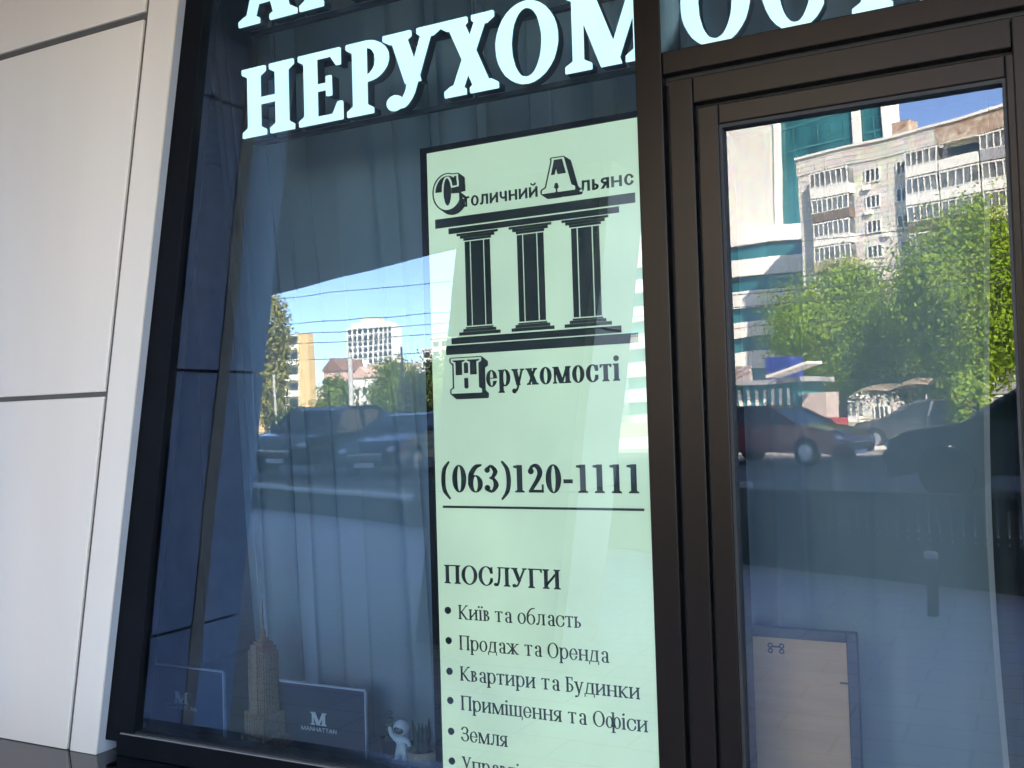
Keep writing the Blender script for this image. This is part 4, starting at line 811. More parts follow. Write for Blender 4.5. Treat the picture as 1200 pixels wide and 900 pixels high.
# --- skyscraper model
TM = empty('tower_model', (-2.13, .22, .598), R(-14), 'bronze art deco skyscraper model with a spire between the two navy boards', 'model')
tm = MB()
def tb(w_, d_, z0, z1, mi=0, ox=0, oy=0): tm.box(ox-w_/2, oy-d_/2, z0, ox+w_/2, oy+d_/2, z1, mi)
tb(.150, .110, .030, .060); tb(.126, .092, .060, .130)
base = MB(); base.box(-.088, -.066, 0, .088, .066, .008); base.box(-.082, -.060, .008, .082, .060, .024); base.box(-.088, -.066, .024, .088, .066, .030)
base.build('base', M['shelf'], TM, bevel=.001)
et = MB(); et.box(-.0885, -.0665, .0245, .0885, -.066, .0295); et.box(-.0885, -.0665, .001, .0885, -.066, .006); et.build('base_edge', M['model'], TM)
for k in range(5): tb(.010, .006, .032, .058, 0, -.052+.026*k, -.057)
# shaft with vertical piers
tb(.094, .070, .130, .315)
for k in range(7): tb(.0065, .005, .130, .312, 0, -.039+.013*k, -.0365)
for k in range(5): tb(.004, .0065, .130, .312, 0, .048, -.024+.012*k); tb(.004, .0065, .130, .312, 0, -.048, -.024+.012*k)
for k in range(9): tb(.006, .004, .062, .128, 0, -.056+.014*k, -.0475)
tb(.030, .004, .130, .335, 0, 0, -.040)
tm.build('shaft', M['model'], TM)
cr_ = MB(); cr_.box(-.040, -.030, .315, .040, .030, .330); cr_.box(-.030, -.024, .330, .030, .024, .343); cr_.box(-.018, -.015, .343, .018, .015, .353); cr_.lathe([(.012, .353), (.011, .368), (.008, .376), (.005, .384)], 0, 0, 12)
cr_.build('crown', M['model_red'], TM)
MB().lathe([(.006, .384), (.0045, .41), (.003, .435), (.0014, .472)], 0, 0, 8).build('spire', M['model'], TM)

TM.scale = (.82, .82, 1.0)
# --- astronaut figurine
AF = empty('astronaut_figurine', (-1.594, .17, .598), R(12), 'small white astronaut figurine waving from a grey rock', 'figurine')
rk = MB().ball((0, 0, .030), .046, 14, 9, (1, .85, 1.0)); rk.build('rock', M['rock'], AF)
# body: one skinned surface
def skin_body(name, joints, edges, rad, mt, parent, sub=2):
    me = bpy.data.meshes.new(name); me.from_pydata(joints, edges, []); o = bpy.data.objects.new(name, me); COL.objects.link(o)
    s_ = o.modifiers.new('skin', 'SKIN'); ss = o.modifiers.new('sub', 'SUBSURF'); ss.levels = ss.render_levels = sub
    for i, r_ in enumerate(rad): me.skin_vertices[0].data[i].radius = (r_, r_)
    me.skin_vertices[0].data[0].use_root = True
    bpy.context.view_layer.update()
    dg = bpy.context.evaluated_depsgraph_get(); nm = bpy.data.meshes.new_from_object(o.evaluated_get(dg))
    bpy.data.objects.remove(o); nm.name = name
    nm.materials.clear(); nm.materials.append(mt)
    nm.polygons.foreach_set('use_smooth', [True]*len(nm.polygons))
    q = bpy.data.objects.new(name, nm); COL.objects.link(q); q.parent = parent; return q
J = [(0, 0, .098), (0, 0, .118), (0, 0, .130), (-.010, -.002, .085), (-.011, -.006, .070), (.010, -.002, .085), (.012, -.008, .070), (-.017, -.004, .124), (-.027, -.008, .136), (-.030, -.010, .150), (.018, -.002, .122), (.025, -.006, .110), (.027, -.010, .098), (-.012, -.016, .066), (.013, -.018, .066), (-.031, -.011, .158)]
E_ = [(0, 1), (1, 2), (0, 3), (3, 4), (0, 5), (5, 6), (1, 7), (7, 8), (8, 9), (1, 10), (10, 11), (11, 12), (4, 13), (6, 14), (9, 15)]
skin_body('body', J, E_, [.014, .016, .011, .010, .0085, .010, .0085, .008, .0065, .006, .008, .0065, .006, .007, .007, .0055], M['plaster'], AF)
MB().ball((0, 0, .152), .0225, 18, 12, (1.05, 1, .98)).build('helmet', M['plaster'], AF, smooth=True)
MB().ball((-.001, -.0115, .1505), .0166, 18, 10, (1.05, .75, .82)).build('visor', M['visor'], AF, smooth=True)
MB().box(-.012, .012, .105, .012, .026, .138).build('backpack', M['plaster'], AF, bevel=.003)

# --- potted cacti
def pot(x, y, label, s, kind, mt):
    o = empty('cactus_pot', (x, y, .598), 0, label, 'plant')
    MB().lathe([(.026*s, 0), (.036*s, .080*s), (.040*s, .080*s), (.041*s, .098*s), (.036*s, .098*s), (.034*s, .090*s), (.001, .090*s)], 0, 0, 24).build('pot', mt, o, smooth=False)
    MB().lathe([(.0345*s, .089*s), (.0005, .093*s)], 0, 0, 20).build('soil', M['soil'], o)
    rd = random.Random(int(x*100)); c = MB()
    if kind == 0:
        for k in range(9):
            a = k*.7; r_ = .014*s*(k % 3)/2; h_ = s*(.05+.03*rd.random())
            p0 = Vector((r_*math.cos(a), r_*math.sin(a), .088*s)); p1 = p0+Vector((.012*math.cos(a), .012*math.sin(a), h_))
            c.tube([p0, (p0+p1)/2+Vector((.003, 0, 0)), p1], [.005*s, .007*s, .0015], 7)
    else:
        for k in range(5):
            rr = .020*s*(1-.12*k); z = .095*s+k*.022*s
            c.ball((0, 0, z), rr, 12, 7, (1, 1, .8))
    c.build('cactus', M['cactus'], o)
    return o
pot(-1.512, .15, 'ochre flower pot with an upright spiny succulent beside the sign panel', 1.12, 0, M['terra'])
pot(-1.70, .27, 'dark pot with a stacked round cactus behind the astronaut figurine', .85, 1, M['shelf'])

# --- framed picture seen from behind, leaning at the door
PF = empty('framed_picture', (-.62, .15, .03), 0, 'framed picture turned to show its brown backing board, standing behind the door glass', 'picture')
fr = MB(); HT = 1.072
fr.box(-.26, 0, 0, -.235, .022, HT); fr.box(.235, 0, 0, .258, .022, HT); fr.box(-.235, 0, HT-.023, .235, .022, HT); fr.box(-.235, 0, 0, .235, .022, .025)
fr.build('frame', M['pic_frame'], PF, bevel=.002)
MB().box(-.2345, .004, .0255, .2345, .012, HT-.0235).build('backing_board', M['card'], PF)
hg = MB()
for k in (-1, 1):
    for q in (0, 1): hg.lathe([(.006, -.003), (.008, -.001), (.008, .001), (.006, .003)], 0, 0, 12)
hgr = MB()
for k in (-1, 1):
    for q in (-1, 1):
        n = 12; cx_, cz_ = .078+k*.013, HT-.047+q*.006
        outer = [(cx_+.0065*math.cos(2*PI*i/n), cz_+.0065*math.sin(2*PI*i/n)) for i in range(n)]
        inner = [(cx_+.0028*math.cos(2*PI*i/n), cz_+.0028*math.sin(2*PI*i/n)) for i in range(n)]
        vs = [(x, .0025, z) for x, z in outer]+[(x, .0025, z) for x, z in inner]
        hgr.add(vs, [(i, (i+1) % n, n+(i+1) % n, n+i) for i in range(n)])
hgr.box(.068, .002, HT-.045, .088, .0026, HT-.041)
hgr.build('sawtooth_hanger', M['pic_frame'], PF)
for z in (HT-.115, HT-.33, HT-.62): MB().box(.218, .001, z, .236, .0035, z+.004).build('retaining_clip', M['pic_frame'], PF)

# ================================================================== plaza: wall, fence, bollard
RW = empty('retaining_wall', (WO.x, WO.y, 0), WRZ, 'low concrete retaining wall between the plaza and the parked cars', 'wall')
MB().box(-60, -.10, 0, 45, .099, .40).build('wall', M['wall_dark'], RW); MB().box(-60, -.16, .401, 45, .12, .46).build('coping', M['coping'], RW, bevel=.006)
BEN = empty('stone_kerb_bench', (WO.x, WO.y, 0), WRZ, 'low dark planter step along the foot of the retaining wall', 'planter')
MB().box(-9.5, .20, 0, 6, .50, .10).build('step', M['concrete'], BEN) if False else MB().box(-9.5, -.52, 0, 6, -.165, .14).build('step', M['wall_dark'], BEN)
SF = empty('slat_fence', (WO.x, WO.y, UP), WRZ, 'dark slatted fence on the retaining wall in front of the cars', 'fence')
sl = MB()
for k in range(150): sl.box(-9.0+k*.10, .20, .0, -9.0+k*.10+.075, .225, .40)
sl.build('slats', M['slat'], SF)
rb = MB(); rb.box(-9.0, .226, .05, 6.0, .25, .09); rb.box(-9.0, .226, .32, 6.0, .25, .36); rb.box(-9.0, .19, .402, 6.0, .26, .43); rb.build('rail', M['slat'], SF)
p_ = Vector((-2.24, -9.35)); 
tag(MB().box(-.09, -.05, 0, .09, .05, .40).build('fence_post', M['white'], bevel=.008), 'short pale concrete post in the dark slatted fence', 'post').location = (st(-3.1, .12)[0], st(-3.1, .12)[1], UP+.062)
M['dark_steel'] = mat('dark_steel', (.07, .075, .08), .4, metal=.3)
BO = empty('bollard', (-.72, -6.2, 0), 0, 'short steel bollard standing on the plaza paving', 'bollard')
MB().lathe([(.045, 0), (.045, .45)], 0, 0, 20).build('post', M['dark_steel'], BO, smooth=False); MB().lathe([(.052, .451), (.052, .485), (.040, .50)], 0, 0, 20).build('cap', M['white'], BO)

# ================================================================== cars
def car(kind, paint_m, x, y, heading, label, group=None, z=UP+.004, size=1.):
    """heading: angle of the nose direction (real plan). local +x = nose"""
    o = empty('parked_car', (x, y, z), heading, label, 'car', group); o.scale = (size, size, size)
    if kind == 'suv':
        L_, Wd, gc = 4.75, 1.92, .26
        top = [(-2.33, .62), (-2.35, 1.02), (-2.10, 1.06), (.70, 1.10), (1.20, 1.09), (2.05, .98), (2.30, .86), (2.36, .60)]
        cab = [(-2.20, 1.05), (-1.98, 1.66), (-1.60, 1.76), (.05, 1.74), (.32, 1.66), (1.10, 1.09)]; wr, wx = .37, 1.42; inset = .20
    else:
        L_, Wd, gc = 4.55, 1.78, .20
        top = [(-2.22, .55), (-2.26, .90), (-1.75, .97), (.75, .96), (1.25, .93), (2.0, .80), (2.22, .66), (2.26, .48)]
        cab = [(-1.80, .96), (-1.10, 1.36), (-.75, 1.43), (.05, 1.42), (.30, 1.37), (1.12, .94)]; wr, wx = .32, 1.36; inset = .22
    # lower body: side outline with wheel arches, given width in five slices so the flanks curve
    def arch(cx):
        n = 10; return [(cx+(wr+.05)*math.cos(PI-PI*i/n), max(gc, wr+(wr+.05)*math.sin(PI-PI*i/n))) for i in range(n+1)]
    bot = [(-L_/2+.06, gc+.06)]+arch(-wx)+arch(wx)+[(L_/2-.06, gc+.06)]
    outline = bot+top[::-1]
    n = len(outline); h = Wd/2
    sl_ = [(-h+.03, .985, .0), (-h, 1, .0), (-h*.55, 1.0, .025), (0, 1, .035), (h*.55, 1.0, .025), (h, 1, 0), (h-.03, .985, 0)]
    vs = []
    for yy, sc, lift in sl_:
        for i, (px_, pz) in enumerate(outline):
            f_ = 1-.05*(abs(yy)/h)**3 if abs(px_) > 1.9 else 1
            vs.append((px_*f_, yy*(1-.04*(abs(px_)/2.3)**4), pz+(lift if i >= len(bot) else 0)))
    fs = []
    for k in range(len(sl_)-1):
        for i in range(n):
            a = k*n+i; b_ = k*n+(i+1) % n
            fs.append((a, b_, b_+n, a+n))
    fs.append(tuple(range(n))); fs.append(tuple(range((len(sl_)-1)*n+n-1, (len(sl_)-1)*n-1, -1)))
    body = MB().add(vs, [f[::-1] for f in fs]).build('body', paint_m, o, bevel=.03)
    # greenhouse
    def cabin(grow, zadd, sel=None):
        vv = []
        for sgn in (-1, 1):
            for (px_, pz) in cab:
                t = (pz-cab[0][1])/(max(c_[1] for c_ in cab)-cab[0][1]); t = max(0, min(1, t))
                vv.append((px_, sgn*(h-.06-inset*t+grow), pz+zadd))
        m_ = len(cab)
        ff = [tuple(range(m_)), tuple(range(2*m_-1, m_-1, -1))]+[((i+1) % m_, i, m_+i, m_+(i+1) % m_) for i in range(m_)]
        return vv, ff
    vv, ff = cabin(0, 0)
    MB().add(vv, ff).build('windows', M['car_glass'], o, bevel=.02)
    # roof skin and pillars
    m_ = len(cab); rf = MB()
    rv = []
    for sgn in (-1, 1):
        for i in (1, 2, 3, 4):
            px_, pz = cab[i]; t = (pz-cab[0][1])/(max(c_[1] for c_ in cab)-cab[0][1])
            rv.append((px_, sgn*(h-.055-inset*t), pz+.012))
    rf.add(rv, [(0, 1, 5, 4), (1, 2, 6, 5), (2, 3, 7, 6)])
    for sgn in (-1, 1):
        def P3(i, g=.012):
            px_, pz = cab[i]; t = (pz-cab[0][1])/(max(c_[1] for c_ in cab)-cab[0][1]); return Vector((px_, sgn*(h-.06-inset*max(0, t)+g), pz))
        for a_, b_, w_ in ((0, 1, .06), (4, 5, .05)): rf.tube([P3(a_), P3(b_)], w_, 6)
        rf.tube([P3(1), P3(2), P3(3), P3(4)], .045, 6)
        mid = (P3(2)*.45+P3(3)*.55); low = Vector((mid.x+.03, sgn*(h-.05), cab[0][1])); rf.tube([mid, low], .045, 6)
        mid2 = (P3(1)*.6+P3(2)*.4); low2 = Vector((cab[0][0]*.62, sgn*(h-.05), cab[0][1])); rf.tube([mid2, low2], .045, 6)
    rf.build('roof', paint_m, o)
    for sx_ in (wx, -wx):
        for sgn in (-1, 1):
            wv = MB().tube([(sx_, sgn*(h-.24), wr), (sx_, sgn*(h-.02), wr)], wr, 22).build('wheel', M['tyre'], o)
            MB().tube([(sx_, sgn*(h-.05), wr), (sx_, sgn*(h-.012), wr)], [wr*.66, wr*.62], 14).build('rim', M['rim_dark' if kind == 'suv' else 'rim'], wv)
    zt = top[-1][1]; zh = (top[-2][1]+top[-1][1])/2
    for sgn in (-1, 1):
        MB().ball((L_/2-.20, sgn*(h-.26), zh+.05), .12, 12, 8, (1.1, 1.5, .72)).build('headlight', M['lamp'], o, smooth=True)
        MB().ball((-L_/2+.06, sgn*(h-.22), top[1][1]-.12), .09, 10, 6, (.7, 1.6, .9)).build('tail_light', M['kred'], o, smooth=True)
        mv = MB().ball((cab[-1][0]-.25, sgn*(h+.07), cab[-1][1]+.10), .09, 10, 7, (.7, 1.1, .75)); mv.build('wing_mirror', paint_m, o, smooth=True)
        MB().box(-.1, sgn*(h+.006)-.012, cab[0][1]-.16, .12, sgn*(h+.006)+.012, cab[0][1]-.13).build('door_handle', M['rim'], o)
    MB().box(L_/2-.05, -.48, zt-.10, L_/2+.015, .48, zt+.10).build('grille', M['grille'], o, bevel=.01)
    tr_ = MB().box(L_/2+.016, -.46, zt+.045, L_/2+.026, .46, zt+.065); tr_.build('grille_trim', M['rim'], o)
    MB().box(L_/2+.016, -.26, zt-.24, L_/2+.028, .26, zt-.13).build('number_plate', M['plate'], o)
    return o
H_ = lambda mx, my: math.atan2(-my, mx)     # heading given in the mirrored street plan
car('suv', M['p_black'], -15.9, -18.3, H_(.12, -1), 'black off-road car parked nose-on behind the wall, mirrored left of the sign', size=.95)
car('sedan', M['p_blue'], -13.5, -18.6, H_(.10, -1), 'dark blue car parked nose-on, mirrored between the black off-road car and the sign')
car('sedan', M['p_red'], -5.3, -21.9, H_(.9187, -.395), 'dark red saloon parked along the street, mirrored at the left of the door glass', size=.94)
car('sedan', M['p_grey'], -2.45, -29.0, H_(-.9187, .395), 'grey saloon on the far side of the street, mirrored above the dark bonnet')
car('suv', M['p_char'], .38, -12.6, H_(-1, .10), 'dark charcoal off-road car mirrored side-on at the right of the door glass', size=.90)
car('sedan', M['p_white'], -35.9, -49.4, H_(.9187, -.395), 'white saloon parked far off below the trees, leftmost of three', 'white cars parked far off')
car('sedan', M['p_white'], -34.2, -53.0, H_(.9187, -.395), 'white saloon parked far off below the trees, middle of three', 'white cars parked far off')
car('sedan', M['p_white'], -31.0, -50.5, H_(.9187, -.395), 'white saloon parked far off below the trees, rightmost of three', 'white cars parked far off')

# ================================================================== trees
def tree(name, x, y, h, crown, trunk_h, leaf, n, size, seed, label, cat='tree', z=UP, group=None, clumps=55, shape='round'):
    """crown=(rx,ry); leaves are small quads gathered in clumps on limbs"""
    rd = np.random.default_rng(seed)
    o = empty(name, (x, y, z), 0, label, cat, group)
    rx, ry = crown; ch = h-trunk_h; cz = trunk_h+ch*.5
    # limbs
    tb_ = MB(); r0 = max(.05, h*.022)
    tb_.tube([(0, 0, 0), (rd.normal(0, .03)*h*.2, rd.normal(0, .03)*h*.2, trunk_h*.6), (rd.normal(0, .05)*h*.3, rd.normal(0, .05)*h*.3, trunk_h), (0, 0, h*.92)], [r0*1.2, r0, r0*.8, r0*.15], 8)
    cen = []
    for k in range(clumps):
        if shape == 'poplar':
            v = rd.uniform(0, 1); a = rd.uniform(0, 2*PI); rr = math.sqrt(rd.uniform(0, 1))*math.sin(PI*min(1, .12+.88*(1-v)**.8))
            p = np.array([rr*rx*math.cos(a), rr*ry*math.sin(a), trunk_h+v*ch])
        else:
            d = rd.normal(0, 1, 3); d /= np.linalg.norm(d); rr = rd.uniform(.45, 1)**.6
            p = np.array([d[0]*rx*rr, d[1]*ry*rr, cz+d[2]*ch*.5*rr])
            if p[2] < cz: p[:2] *= 1-.35*((cz-p[2])/(ch*.5))
        cen.append(p)
        if k % 3 == 0:
            b0 = np.array([0, 0, trunk_h*.8+(p[2]-trunk_h*.8)*.45]) if p[2] > trunk_h*.8 else np.array([0, 0, trunk_h*.75])
            mid = (b0+p)/2+np.array([0, 0, .06*h*.3])
            tb_.tube([tuple(b0), tuple(mid), tuple(p)], [r0*.38, r0*.25, r0*.06], 5, cap=False)
    tb_.build('trunk', M['bark'], o)
    cen = np.array(cen); idx = rd.integers(0, clumps, n)
    sp = (rx*.23, ry*.23, ch*.10) if shape != 'poplar' else (rx*.30, ry*.30, ch*.05)
    wgt = rd.uniform(.6, 1.3, clumps)[idx][:, None]
    pos = cen[idx]+rd.normal(0, 1, (n, 3))*np.array(sp)*wgt
    pos[:, 2] = np.maximum(pos[:, 2], trunk_h*.55)
    # leaves face roughly outwards from their clump, so each clump has a light and a dark side
    nr = (pos-cen[idx])/np.array(sp)+np.array([0, 0, .5])+.35*(pos-np.array([0, 0, cz]))/np.array([rx, ry, ch*.5])+rd.normal(0, .65, (n, 3))
    nr /= np.linalg.norm(nr, axis=1)[:, None]
    a = rd.normal(0, 1, (n, 3)); a -= nr*(a*nr).sum(1)[:, None]; a /= np.linalg.norm(a, axis=1)[:, None]
    b = np.cross(nr, a)
    s = rd.uniform(.6, 1.3, n)[:, None]*size
    A = a*s; B = b*s*.55
    V = np.stack([pos-A, pos+B, pos+A, pos-B], 1).reshape(-1, 3)
    me = bpy.data.meshes.new('crown'); me.vertices.add(4*n); me.vertices.foreach_set('co', V.ravel().astype(np.float32))
    me.loops.add(4*n); me.loops.foreach_set('vertex_index', np.arange(4*n)); me.polygons.add(n); me.polygons.foreach_set('loop_start', np.arange(n)*4); me.polygons.foreach_set('loop_total', np.full(n, 4))
    me.materials.append(M[leaf]); me.update(calc_edges=True)
    c = bpy.data.objects.new('crown', me); COL.objects.link(c); c.parent = o
    return o
tree('street_tree', -6.1, -36.6, 6.3, (2.3, 2.1), 2.1, 'leaf_bright', 42000, .075, 1, 'bright green street tree mirrored in the middle of the door glass', clumps=70)
tree('street_tree', -1.45, -33.4, 7.5, (2.35, 2.1), 1.9, 'leaf_bright', 46000, .075, 2, 'tall bright green street tree mirrored at the right of the door glass', clumps=75)
tree('street_tree', -3.7, -43.0, 5.0, (2.6, 2.6), 1.5, 'leaf_mid', 16000, .11, 5, 'darker green tree standing between and behind the two bright street trees', clumps=50)
tree('street_tree', 1.7, -36.5, 7.4, (2.6, 2.4), 1.6, 'leaf_mid', 16000, .11, 6, 'green street tree right of the tallest bright one, cut by the door frame', clumps=50)
tree('garden_bush', -1.35, -27.6, 2.2, (.55, .5), .3, 'leaf_bright', 3000, .08, 7, 'small bright green bush beside the beige market stall', 'bush', clumps=24)
tree('poplar_tree', -72.9, -83.8, 16.0, (1.45, 1.45), 1.2, 'leaf_yellow', 5200, .24, 3, 'tall thin yellowing poplar mirrored left of the yellow apartment block', shape='poplar', clumps=90)
tree('poplar_tree', -76.0, -85.5, 11.5, (1.8, 1.8), 1.5, 'leaf_yellow', 5000, .26, 4, 'shorter yellowing poplar half hidden at the edge of the wing wall', shape='poplar', clumps=70)
tree('park_tree', -40.6, -58.5, 5.6, (1.9, 1.8), .9, 'leaf_mid', 12000, .12, 8, 'rounded green tree left of the dark pole, below the white tower block', clumps=50)
tree('park_tree', -37.0, -57.5, 5.6, (1.8, 1.8), .9, 'leaf_dark', 12000, .12, 9, 'greyish green tree behind the dark pole, under the arched beige building', clumps=50)
tree('park_tree', -34.6, -57.0, 5.8, (1.6, 1.6), .9, 'leaf_mid', 12000, .12, 10, 'green tree right of the dark pole, next to the sign panel', clumps=50)
tree('park_tree', -48.0, -61.0, 4.6, (1.5, 1.5), .9, 'leaf_mid', 4500, .16, 12, 'small green tree in front of the yellow apartment block', clumps=36)
for i, (x, y, h_, rx, lf_, lb) in enumerate(((-29.6, -34.5, 2.0, 1.0, 'leaf_mid', 'low green shrub just behind the black off-road car'), (-31.2, -37.0, 2.1, .9, 'leaf_yellow', 'low yellow green shrub at the foot of the poplar'), (-27.2, -35.5, 1.7, .9, 'leaf_bright', 'low bright shrub left of the pale pole'), (-30.0, -42.5, 1.9, 1.1, 'leaf_dark', 'low dark shrub behind the pale pole'), (-33.0, -37.5, 2.5, .8, 'leaf_dark', 'tall dark shrub at the edge of the wing wall'), (-26.0, -39.5, 1.5, 1.1, 'leaf_bright', 'low bright shrub right of the pale pole'))):
    tree('verge_shrub', x, y, h_, (rx, rx), .25, lf_, 2600, .10, 30+i, lb, 'shrub', clumps=26)

# ================================================================== buildings across the street (front faces +y local, x runs along the street)
def bld(name, x, y, rz, label): return empty(name, (x, y, UP), rz, label, 'building')
# 1. panel block of flats
AP = bld('apartment_block', -22.42, -115.5, WRZ, 'pale brick block of flats with glazed balconies behind the street trees')
AH = 31.1-1.0
MB().box(0, -13, 0, 46, 0, AH-1.9).build('wall', M['brickp'], AP)
MB().box(16.5, -13.05, AH-1.899, 46, .12, AH).build('rusty_parapet', M['rust'], AP); MB().box(-.15, -13.05, AH-1.899, 16.5, .10, AH).build('parapet', M['brickp'], AP)
MB().box(-.3, -13.2, AH+.001, 46.2, .28, AH+.25).build('roof_edge', M['white'], AP)
ch_ = MB(); ch_.box(10.4, -4, AH+.251, 12.6, -2, AH+2.2); ch_.box(14.8, -4, AH+.251, 15.6, -3, AH+1.2); ch_.build('chimney', M['rust'], AP)
def win_proto(parent, w_, h_, bars, frame_m, depth=.14, nm='window'):
    fr_ = MB(); t_ = .13
    fr_.box(0, .001, 0, w_, depth, t_); fr_.box(0, .001, h_-t_, w_, depth, h_); fr_.box(0, .002, t_, t_, depth, h_-t_); fr_.box(w_-t_, .002, t_, w_, depth, h_-t_)
    for q in bars: fr_.box(q*w_-t_/2, .002, t_, q*w_+t_/2, depth-.01, h_-t_)
    f_ = fr_.build(nm, frame_m, parent)
    MB().box(t_*.5, .0015, t_*.5, w_-t_*.5, .05, h_-t_*.5).build('pane', M['pane'], f_)
    return f_
def place(proto, loc):
    c = copy_tree(proto, proto.parent); c.location = loc; return c
FZ = 2.84; nf = 10
w1 = win_proto(AP, 1.75, 1.5, (.36, .68), M['white']); w1.location = (8.2, 0, AH-4.3)
w2 = win_proto(AP, 1.35, 1.5, (.5,), M['white']); w2.location = (11.9, 0, AH-4.3)
for k in range(1, nf):
    place(w1, (8.2, 0, AH-4.3-k*FZ)); place(w2, (11.9, 0, AH-4.3-k*FZ))
rdm = random.Random(4)
def balcony(x, w_, z, dep, par_m, glz, fr_m, bars):
    b = MB(); b.box(x, .001, z, x+w_, dep, z+.14); b.box(x, dep-.08, z+.141, x+w_, dep, z+1.05); b.box(x, .001, z+.141, x+.08, dep-.081, z+1.05); b.box(x+w_-.08, .001, z+.141, x+w_, dep-.081, z+1.05)
    o = b.build('balcony', par_m, AP)
    if glz:
        f_ = MB(); n = bars
        for q in range(n+1): xx = x+.04+(w_-.16)*q/n; f_.box(xx, dep-.10, z+1.051, xx+.10, dep+.01, z+2.55)
        f_.box(x, dep-.11, z+2.551, x+w_, dep+.02, z+2.70); f_.box(x, dep-.12, z+1.05, x+w_, dep+.03, z+1.14)
        f_.box(x, .001, z+2.551, x+.10, dep-.12, z+2.7); f_.build('glazing_bars', fr_m, o)
        MB().box(x+.02, .01, z+1.06, x+w_-.02, dep-.06, z+2.56).build('glazing', M['pane_grey'], o)
    else:
        MB().box(x, .001, z+2.70, x+w_, dep, z+2.80).build('canopy', fr_m, o)
        MB().box(x+.3, .0015, z+.2, x+w_-.3, .03, z+2.3).build('glazing', M['pane'], o)
spec = {0: (2.3, 4.6), 1: (13.6, 3.6), 2: (17.4, 3.9), 3: (21.5, 3.6), 4: (27.5, 3.8), 5: (31.6, 3.6)}
for k in range(nf):
    z = AH-5.0-k*FZ
    for q, (bx, bw) in spec.items():
        mts = rdm.choice([M['white'], M['brown_panel'], M['tan_panel'], M['greyc'], M['cream'], M['greyc']])
        if q == 0: mts = [M['white'], M['brown_panel'], M['white'], M['tan_panel'], M['white'], M['brown_panel'], M['white'], M['cream'], M['white'], M['white']][k]
        if q == 1: mts = [M['white'], M['white'], M['brown_panel'], M['greyc'], M['white'], M['tan_panel'], M['white'], M['white'], M['white'], M['white']][k]
        balcony(bx, bw, z, 1.15, mts, not (q in (1, 2) and k == 0 and q == 2), M['white'], 7 if q == 0 else 5)
ac = None
for k, xx in ((0, 8.0), (1, 8.1), (2, 10.1), (3, 8.0), (4, 8.2), (1, 13.0)):
    z = AH-5.0-k*FZ
    if ac is None: ac = MB().box(0, .001, 0, .8, .32, .55).build('air_conditioner', M['white'], AP, bevel=.02); q_ = ac
    else: q_ = ac.copy(); COL.objects.link(q_); q_.parent = AP
    q_.location = (xx, 0, z)

# 2. white and teal office tower with rounded podium
OT = bld('office_tower', -41.5, -144.0, WRZ, 'white and teal glass office tower with curved banded podium, left of the block of flats')
MB().box(-14, -22, 0, 12.4, 0, 78).build('white_slab', M['whitepanel'], OT)
MB().box(12.4, -22, 0, 13.2, .25, 78).build('corner_fin', M['white'], OT)
tg = MB(); tg.box(13.2, -4, 0, 28.5, -.6, 70); tg.build('teal_curtain_wall', M['teal'], OT)
mu = MB()
for k in range(20): mu.box(13.21, -.599, 2+k*3.5, 28.49, -.52, 2.25+k*3.5)
for k in range(8): mu.box(13.3+k*1.98, -.5195, 0, 13.42+k*1.98, -.46, 70)
mu.build('mullion_grid', M['kteal'], OT)
MB().box(24.6, -.458, 0, 25.7, -.2, 71).build('white_strip', M['white'], OT); MB().box(28.501, -4, 0, 28.9, -.2, 71).build('corner_fin', M['white'], OT)
# podium: rounded fronts
def arc_slab(x0, x1, bulge, depth, z0, z1, nm, mt, grow=0):
    n = 24; pts = []
    for i in range(n+1):
        u = i/n; xx = x0+(x1-x0)*u; pts.append((xx, 6+bulge*math.sin(PI*u)+.9*math.sin(3*PI*u)+grow))
    pts = [(x1, .3)]+pts[::-1]+[(x0, .3)]
    return MB().prism_z(pts[::-1] if False else pts, z0, z1).build(nm, mt, OT)
z = 0
for k in range(6):
    arc_slab(-14, 22, 4.0, 10, 4.0*k+.0+1.2, 4.0*k+3.1, 'glass_band', M['teal'])
    arc_slab(-14.3, 22.3, 4.0, 10, 4.0*k+3.1+.001, 4.0*k+5.199, 'white_band', M['white'], .5)
arc_slab(-14.3, 22.3, 4, 10, 0, 1.199, 'white_band', M['cream'], .3)

# 3. yellow flats
YB = bld('apartment_block', -134.5, -153.5, R(3), 'yellow block of flats with white balconies behind the poplar')
MB().box(0, -4, 0, 9.0, 0, 18.6).build('balcony_wall', M['cream'], YB); MB().box(9.001, -1.2, 0, 11.8, .5, 19.0).build('wall', M['yellow'], YB); MB().box(-.2, -4.1, 18.601, 8.99, .6, 19.0).build('roof_edge', M['white'], YB)
MB().box(-8, -12, 0, -.01, -.6, 18.2).build('wall', M['yellow'], YB)
for k in range(6):
    for xx in (2.4, 5.8):
        b = MB().box(xx, .001, 1.2+k*2.95, xx+2.7, 1.3, 2.3+k*2.95).build('balcony', M['white'], YB); MB().box(xx+.2, .002, 2.301+k*2.95, xx+2.5, .06, 3.7+k*2.95).build('pane', M['pane'], b)
    wv = MB().box(-5.5, -.599, 2.2+k*2.95, -3.6, -.5, 3.7+k*2.95).build('window', M['pane'], YB)
